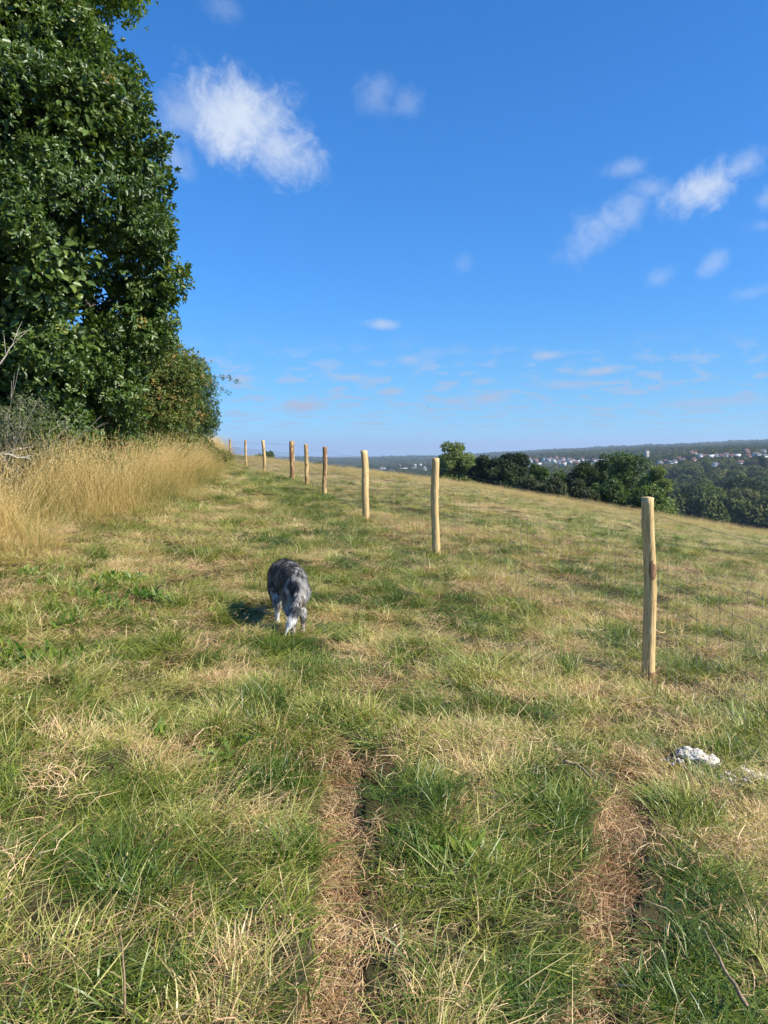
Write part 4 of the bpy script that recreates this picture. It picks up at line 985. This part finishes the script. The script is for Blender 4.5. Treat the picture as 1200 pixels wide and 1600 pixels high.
# ------------------------------------------------------------------ the dog
dog_c = np.array((-.715, 5.66)); FA = .37
dz0 = H(*dog_c)
dog = empty('dog', (dog_c[0], dog_c[1], dz0), FA); tag(dog, 'blue merle sheepdog seen from behind, head down sniffing the grass, white tail tip hanging', 'dog'); dog.scale = (.80, .96, 1.08)
J = {}; J['pel'] = ((0, -.235, .365), .088, None); J['lum'] = ((-.003, -.08, .385), .092, 'pel'); J['tho'] = ((-.006, .10, .355), .112, 'lum'); J['che'] = ((-.01, .24, .325), .098, 'tho')
J['nk1'] = ((-.02, .36, .25), .066, 'che'); J['nk2'] = ((.01, .44, .175), .054, 'nk1'); J['hd'] = ((.045, .50, .12), .053, 'nk2'); J['mz'] = ((.08, .57, .07), .027, 'hd'); J['ns'] = ((.10, .61, .048), .018, 'mz')
for s, n_ in ((-1, 'l'), (1, 'r')):
    fy = -.05 if s < 0 else .03
    J['hp' + n_] = ((s * .052, -.24, .30), .062, 'pel'); J['kn' + n_] = ((s * .062, -.17 + fy, .205), .044, 'hp' + n_); J['hk' + n_] = ((s * .056, -.295 + fy, .128), .019, 'kn' + n_)
    J['mt' + n_] = ((s * .056, -.28 + fy, .06), .015, 'hk' + n_); J['ft' + n_] = ((s * .056, -.265 + fy, .02), .018, 'mt' + n_); J['to' + n_] = ((s * .058, -.225 + fy, .013), .014, 'ft' + n_)
    gy_ = .05 if s > 0 else -.07
    J['sh' + n_] = ((s * .055, .20, .26), .056, 'che'); J['eb' + n_] = ((s * .068, .17 + gy_ * .5, .18), .032, 'sh' + n_); J['wr' + n_] = ((s * .066, .21 + gy_, .09), .018, 'eb' + n_)
    J['pa' + n_] = ((s * .066, .22 + gy_, .022), .019, 'wr' + n_); J['pt' + n_] = ((s * .068, .25 + gy_, .014), .015, 'pa' + n_)
J['t0'] = ((0, -.32, .35), .026, 'pel'); J['t1'] = ((-.015, -.36, .28), .026, 't0'); J['t2'] = ((-.050, -.390, .205), .026, 't1'); J['t3'] = ((-.095, -.405, .135), .022, 't2'); J['t4'] = ((-.155, -.415, .06), .006, 't3')
def smooth_body(J, cell=.0072, k=.028):
    """one continuous surface: smooth union of tapered capsules, extracted with surface nets"""
    pts = np.array([J[n_][0] for n_ in J]); lo = pts.min(0) - .17; hi = pts.max(0) + .17
    n3 = np.ceil((hi - lo) / cell).astype(int); ax = [lo[i_] + cell * np.arange(n3[i_]) for i_ in range(3)]
    Gx = np.stack(np.meshgrid(*ax, indexing='ij'), -1).astype(np.float32).reshape(-1, 3); acc = np.zeros(len(Gx), np.float32)
    for n_ in J:
        p1, r1, par = J[n_]
        if par is None: continue
        p0, r0 = J[par][0], J[par][1]; p0 = np.array(p0); d = np.array(p1) - p0
        t = np.clip(((Gx - p0) @ d) / (d @ d), 0, 1); f = np.linalg.norm(Gx - p0 - t[:, None] * d, axis=1) - (r0 + (r1 - r0) * t)
        kk = k * (.35 if min(r0, r1) < .03 else 1)
        acc += np.exp(-np.clip(f / kk, -30, 30) * 1.6) if False else np.exp(-np.clip(f / .009, -40, 60))
    f = (-.009 * np.log(acc + 1e-30)).reshape(n3)
    sg = f < 0; c = np.zeros(n3 - 1, int)
    for a in (0, 1):
        for b_ in (0, 1):
            for d_ in (0, 1): c += sg[a:n3[0] - 1 + a, b_:n3[1] - 1 + b_, d_:n3[2] - 1 + d_]
    act = (c > 0) & (c < 8); ids = -np.ones(n3 - 1, int); cells = np.argwhere(act); ids[act] = np.arange(len(cells))
    ac = np.zeros((len(cells), 3)); cn = np.zeros(len(cells))
    cor = [(a, b_, d_) for a in (0, 1) for b_ in (0, 1) for d_ in (0, 1)]
    for u in cor:
        for v in cor:
            if sum(abs(np.subtract(u, v))) == 1 and u < v:
                fa = f[tuple((cells + u).T)]; fb = f[tuple((cells + v).T)]; m_ = (fa < 0) != (fb < 0); t = np.where(m_, fa / (fa - fb + 1e-12), 0)[:, None]
                ac += np.where(m_[:, None], np.array(u) * (1 - t) + np.array(v) * t, 0); cn += m_
    Vs = lo + cell * (cells + ac / cn[:, None]); Fs = []
    for axn in range(3):
        o1, o2 = [(1, 2), (2, 0), (0, 1)][axn]; e = np.eye(3, dtype=int)
        s0 = sg[tuple(slice(0, -1) if i_ == axn else slice(None) for i_ in range(3))]; s1 = sg[tuple(slice(1, None) if i_ == axn else slice(None) for i_ in range(3))]
        E = np.argwhere(s0 != s1); E = E[(E[:, o1] > 0) & (E[:, o2] > 0)]; fl_ = sg[tuple(E.T)]
        q = np.stack([ids[tuple((E - x_).T)] for x_ in (0 * e[0], e[o1], e[o1] + e[o2], e[o2])], 1)
        q[fl_] = q[fl_]; q[~fl_] = q[~fl_][:, ::-1]; Fs.append(q)
    return Vs, np.vstack(Fs)
Vb, Fb = smooth_body(J)
body_me = mesh('body', Vb, Fb, None, True)
nv = len(body_me.vertices); V = np.zeros(nv * 3, np.float32); body_me.vertices.foreach_get('co', V); V = V.reshape(-1, 3)
Nn = np.zeros(nv * 3, np.float32); body_me.vertices.foreach_get('normal', Nn); Nn = Nn.reshape(-1, 3)
print('dog', nv, 'outward', float((Nn[:, 2] * (V[:, 2] - .3)).mean()))
def dogcol(p, jit=0):
    x, y, z = p.T
    n1 = fbm(x * 26 + y * 9 + 50, z * 20 + y * 17 + 7, 171, 3); n2 = fbm(x * 60 + y * 33, z * 38 + y * 50, 181, 2)
    grey = np.array([.35, .325, .295]); blk = np.array([.026, .024, .024]); pale_ = np.array([.66, .64, .60]); wh = np.array([.82, .79, .72]); tan = np.array([.34, .22, .14])
    c = grey[None] * (.65 + .7 * n2[:, None])
    top = sst(z, .40, .50)
    k = sst(n1 + .07 * top + .09 * (x < -.02) - .12 * (x > .04) - .025, .47, .54); c = c * (1 - .93 * k[:, None]) + blk * .93 * k[:, None]
    k = sst(n2, .66, .74) * .6; c = c * (1 - k[:, None]) + pale_ * k[:, None]
    k = (sst(y, -.27, -.31) * 0 + (y < -.26) * (y < -.24) * (x > -.01) * (x < .045) * np.exp(-((z - .23) / .07) ** 2)); c = c * (1 - k[:, None] * .85) + tan * k[:, None] * .85
    k = (x > .035) * (y < -.15) * sst(z, .10, .16) * (1 - sst(z, .36, .44)) * .5; c = c * (1 - k[:, None]) + pale_ * k[:, None]
    tail = (y < -.33) & (x < .03 + (z - .3) * .5) & (z < .33) & (x < -.2 * (z < .0) + .02)
    k = tail * (1 - sst(z, .15, .20)); c = c * (1 - k[:, None]) + wh * 1.05 * k[:, None]
    k = (~tail) * (1 - sst(z, .07, .13)) * .8; k2 = (y < -.2) * .75; c = c * (1 - k[:, None]) + (wh * (1 - k2[:, None]) + tan * 1.2 * k2[:, None]) * k[:, None]
    k = (y > .12) * (y < .4) * (z < .24) * .9; c = c * (1 - k[:, None]) + wh * .9 * k[:, None]
    return c
c4 = np.ones((nv, 4), np.float32); c4[:, :3] = dogcol(V)
body_me.attributes.new('fur', 'FLOAT_COLOR', 'POINT').data.foreach_set('color', c4.ravel())
fur, gg, b = bsdf_mat('merle_fur'); gg.l.new(attr(gg, 'fur', out='Color'), b.inputs['Base Color']); b.inputs['Roughness'].default_value = .55; b.inputs['Specular IOR Level'].default_value = .4
b.inputs['Sheen Weight'].default_value = .15
body_me.materials.clear(); body_me.materials.append(fur); obj('body', body_me, dog)
# coat of short hair strips that follow the body
r = np.random.default_rng(77); k = r.integers(0, nv, 26000); p = V[k] + r.normal(0, .002, (len(k), 3)); nn = Nn[k]
flow = np.tile(np.array([0, -.55, -.8]), (len(k), 1)); tl = (p[:, 1] < -.335) & (p[:, 2] < .33) & (p[:, 0] < .02); flow[tl] = (-.25, -.05, -1); hd = p[:, 1] > .45; flow[hd] = (0, -.8, .1); flow = flow + r.normal(0, .22, flow.shape)
fl = flow - (flow * nn).sum(1)[:, None] * nn; fl /= np.linalg.norm(fl, axis=1)[:, None] + 1e-6
low_ = np.clip((p[:, 2] - .04) / .14, .22, 1); L = r.uniform(.016, .036, len(k)) * low_; L = np.where(tl, L * 1.45, L); L = np.where((p[:, 1] < -.2) & (p[:, 2] > .15) & (p[:, 2] < .38) & ~tl, L * 1.4, L)
tip = p + (fl * .92 + nn * .38) * L[:, None]; mid = p + (fl * .5 + nn * .33) * L[:, None]; sd = np.cross(fl, nn) * .0017
VV = np.stack([p - sd, p + sd, mid + sd * .8, mid - sd * .8, tip], 1).reshape(-1, 3); o_ = np.arange(len(k))[:, None] * 5
o = obj('coat', mesh('coat', VV, [o_ + np.array([0, 1, 2, 3]), o_ + np.array([3, 2, 4])], fur, False, {'fur': np.repeat(dogcol(p) * r.uniform(.75, 1.2, (len(k), 1)), 5, 0)}), dog)
blackm, gg, b = bsdf_mat('dark_skin'); b.inputs['Base Color'].default_value = (.02, .018, .018, 1); b.inputs['Roughness'].default_value = .3
def turn(me_):
    me_.transform(Matrix.Translation((.045, .50, 0)) @ Matrix.Rotation(-.45, 4, 'Z') @ Matrix.Translation((.037, -.53, 0))); return me_
for s in (-1, 1):
    mb = MB(); mb.add([(s * .03 - .035, .505, .170), (s * .050 - .035, .520, .160), (s * .075 - .035, .545, .112), (s * .052 - .035, .52, .10), (s * .030 - .035, .501, .164), (s * .052 - .035, .514, .153), (s * .076 - .035, .539, .107), (s * .052 - .035, .514, .098)],
                      [(0, 1, 2, 3), (7, 6, 5, 4), (0, 4, 5, 1), (1, 5, 6, 2), (2, 6, 7, 3), (3, 7, 4, 0)]); ear = obj('ear', turn(mb.me('ear', blackm)), dog)
    mb = MB(); mb.tube([(s * .028 - .037, .572, .108), (s * .036 - .037, .578, .111)], [.008, .004], 8); obj('eye', turn(mb.me('eye', blackm, True)), dog)
mb = MB(); mb.tube([(-.04, .664, .048), (-.04, .677, .044), (-.04, .681, .042)], [.012, .010, .003], 8); obj('nose', turn(mb.me('nose', blackm, True)), dog)

# ------------------------------------------------------------------ haze
bpy_me = MB(); bpy_me.box((0, 12000, 0), (60000, 52000, 1)); hm = bpy_me.me('haze', None) if False else None
x0, x1, y0, y1, z0, z1 = -29000, 29000, -29000, 29000, -420, 95
zmin = float(min(gz.min(), 0)) - 1.0; zmax = max(80.0, float(gz.max()) + 20)
mb = MB(); mb.box((0, 0, (zmin + zmax) / 2), (58000, 58000, zmax - zmin))
haze_m = bpy.data.materials.new('haze_air'); haze_m.use_nodes = True; t = haze_m.node_tree; t.nodes.clear()
pv = t.nodes.new('ShaderNodeVolumePrincipled'); pv.inputs['Color'].default_value = (.66, .82, 1.0, 1); pv.inputs['Density'].default_value = 1.05e-4; pv.inputs['Anisotropy'].default_value = .1
mo = t.nodes.new('ShaderNodeOutputMaterial'); t.links.new(pv.outputs[0], mo.inputs['Volume'])
hz = obj('haze', mb.me('haze', haze_m)); tag(hz, 'thin blue summer haze in the valley air', 'haze', None, 'stuff')
print('haze box', zmin, zmax, 'trees', len(placed), 'grass', len(X))
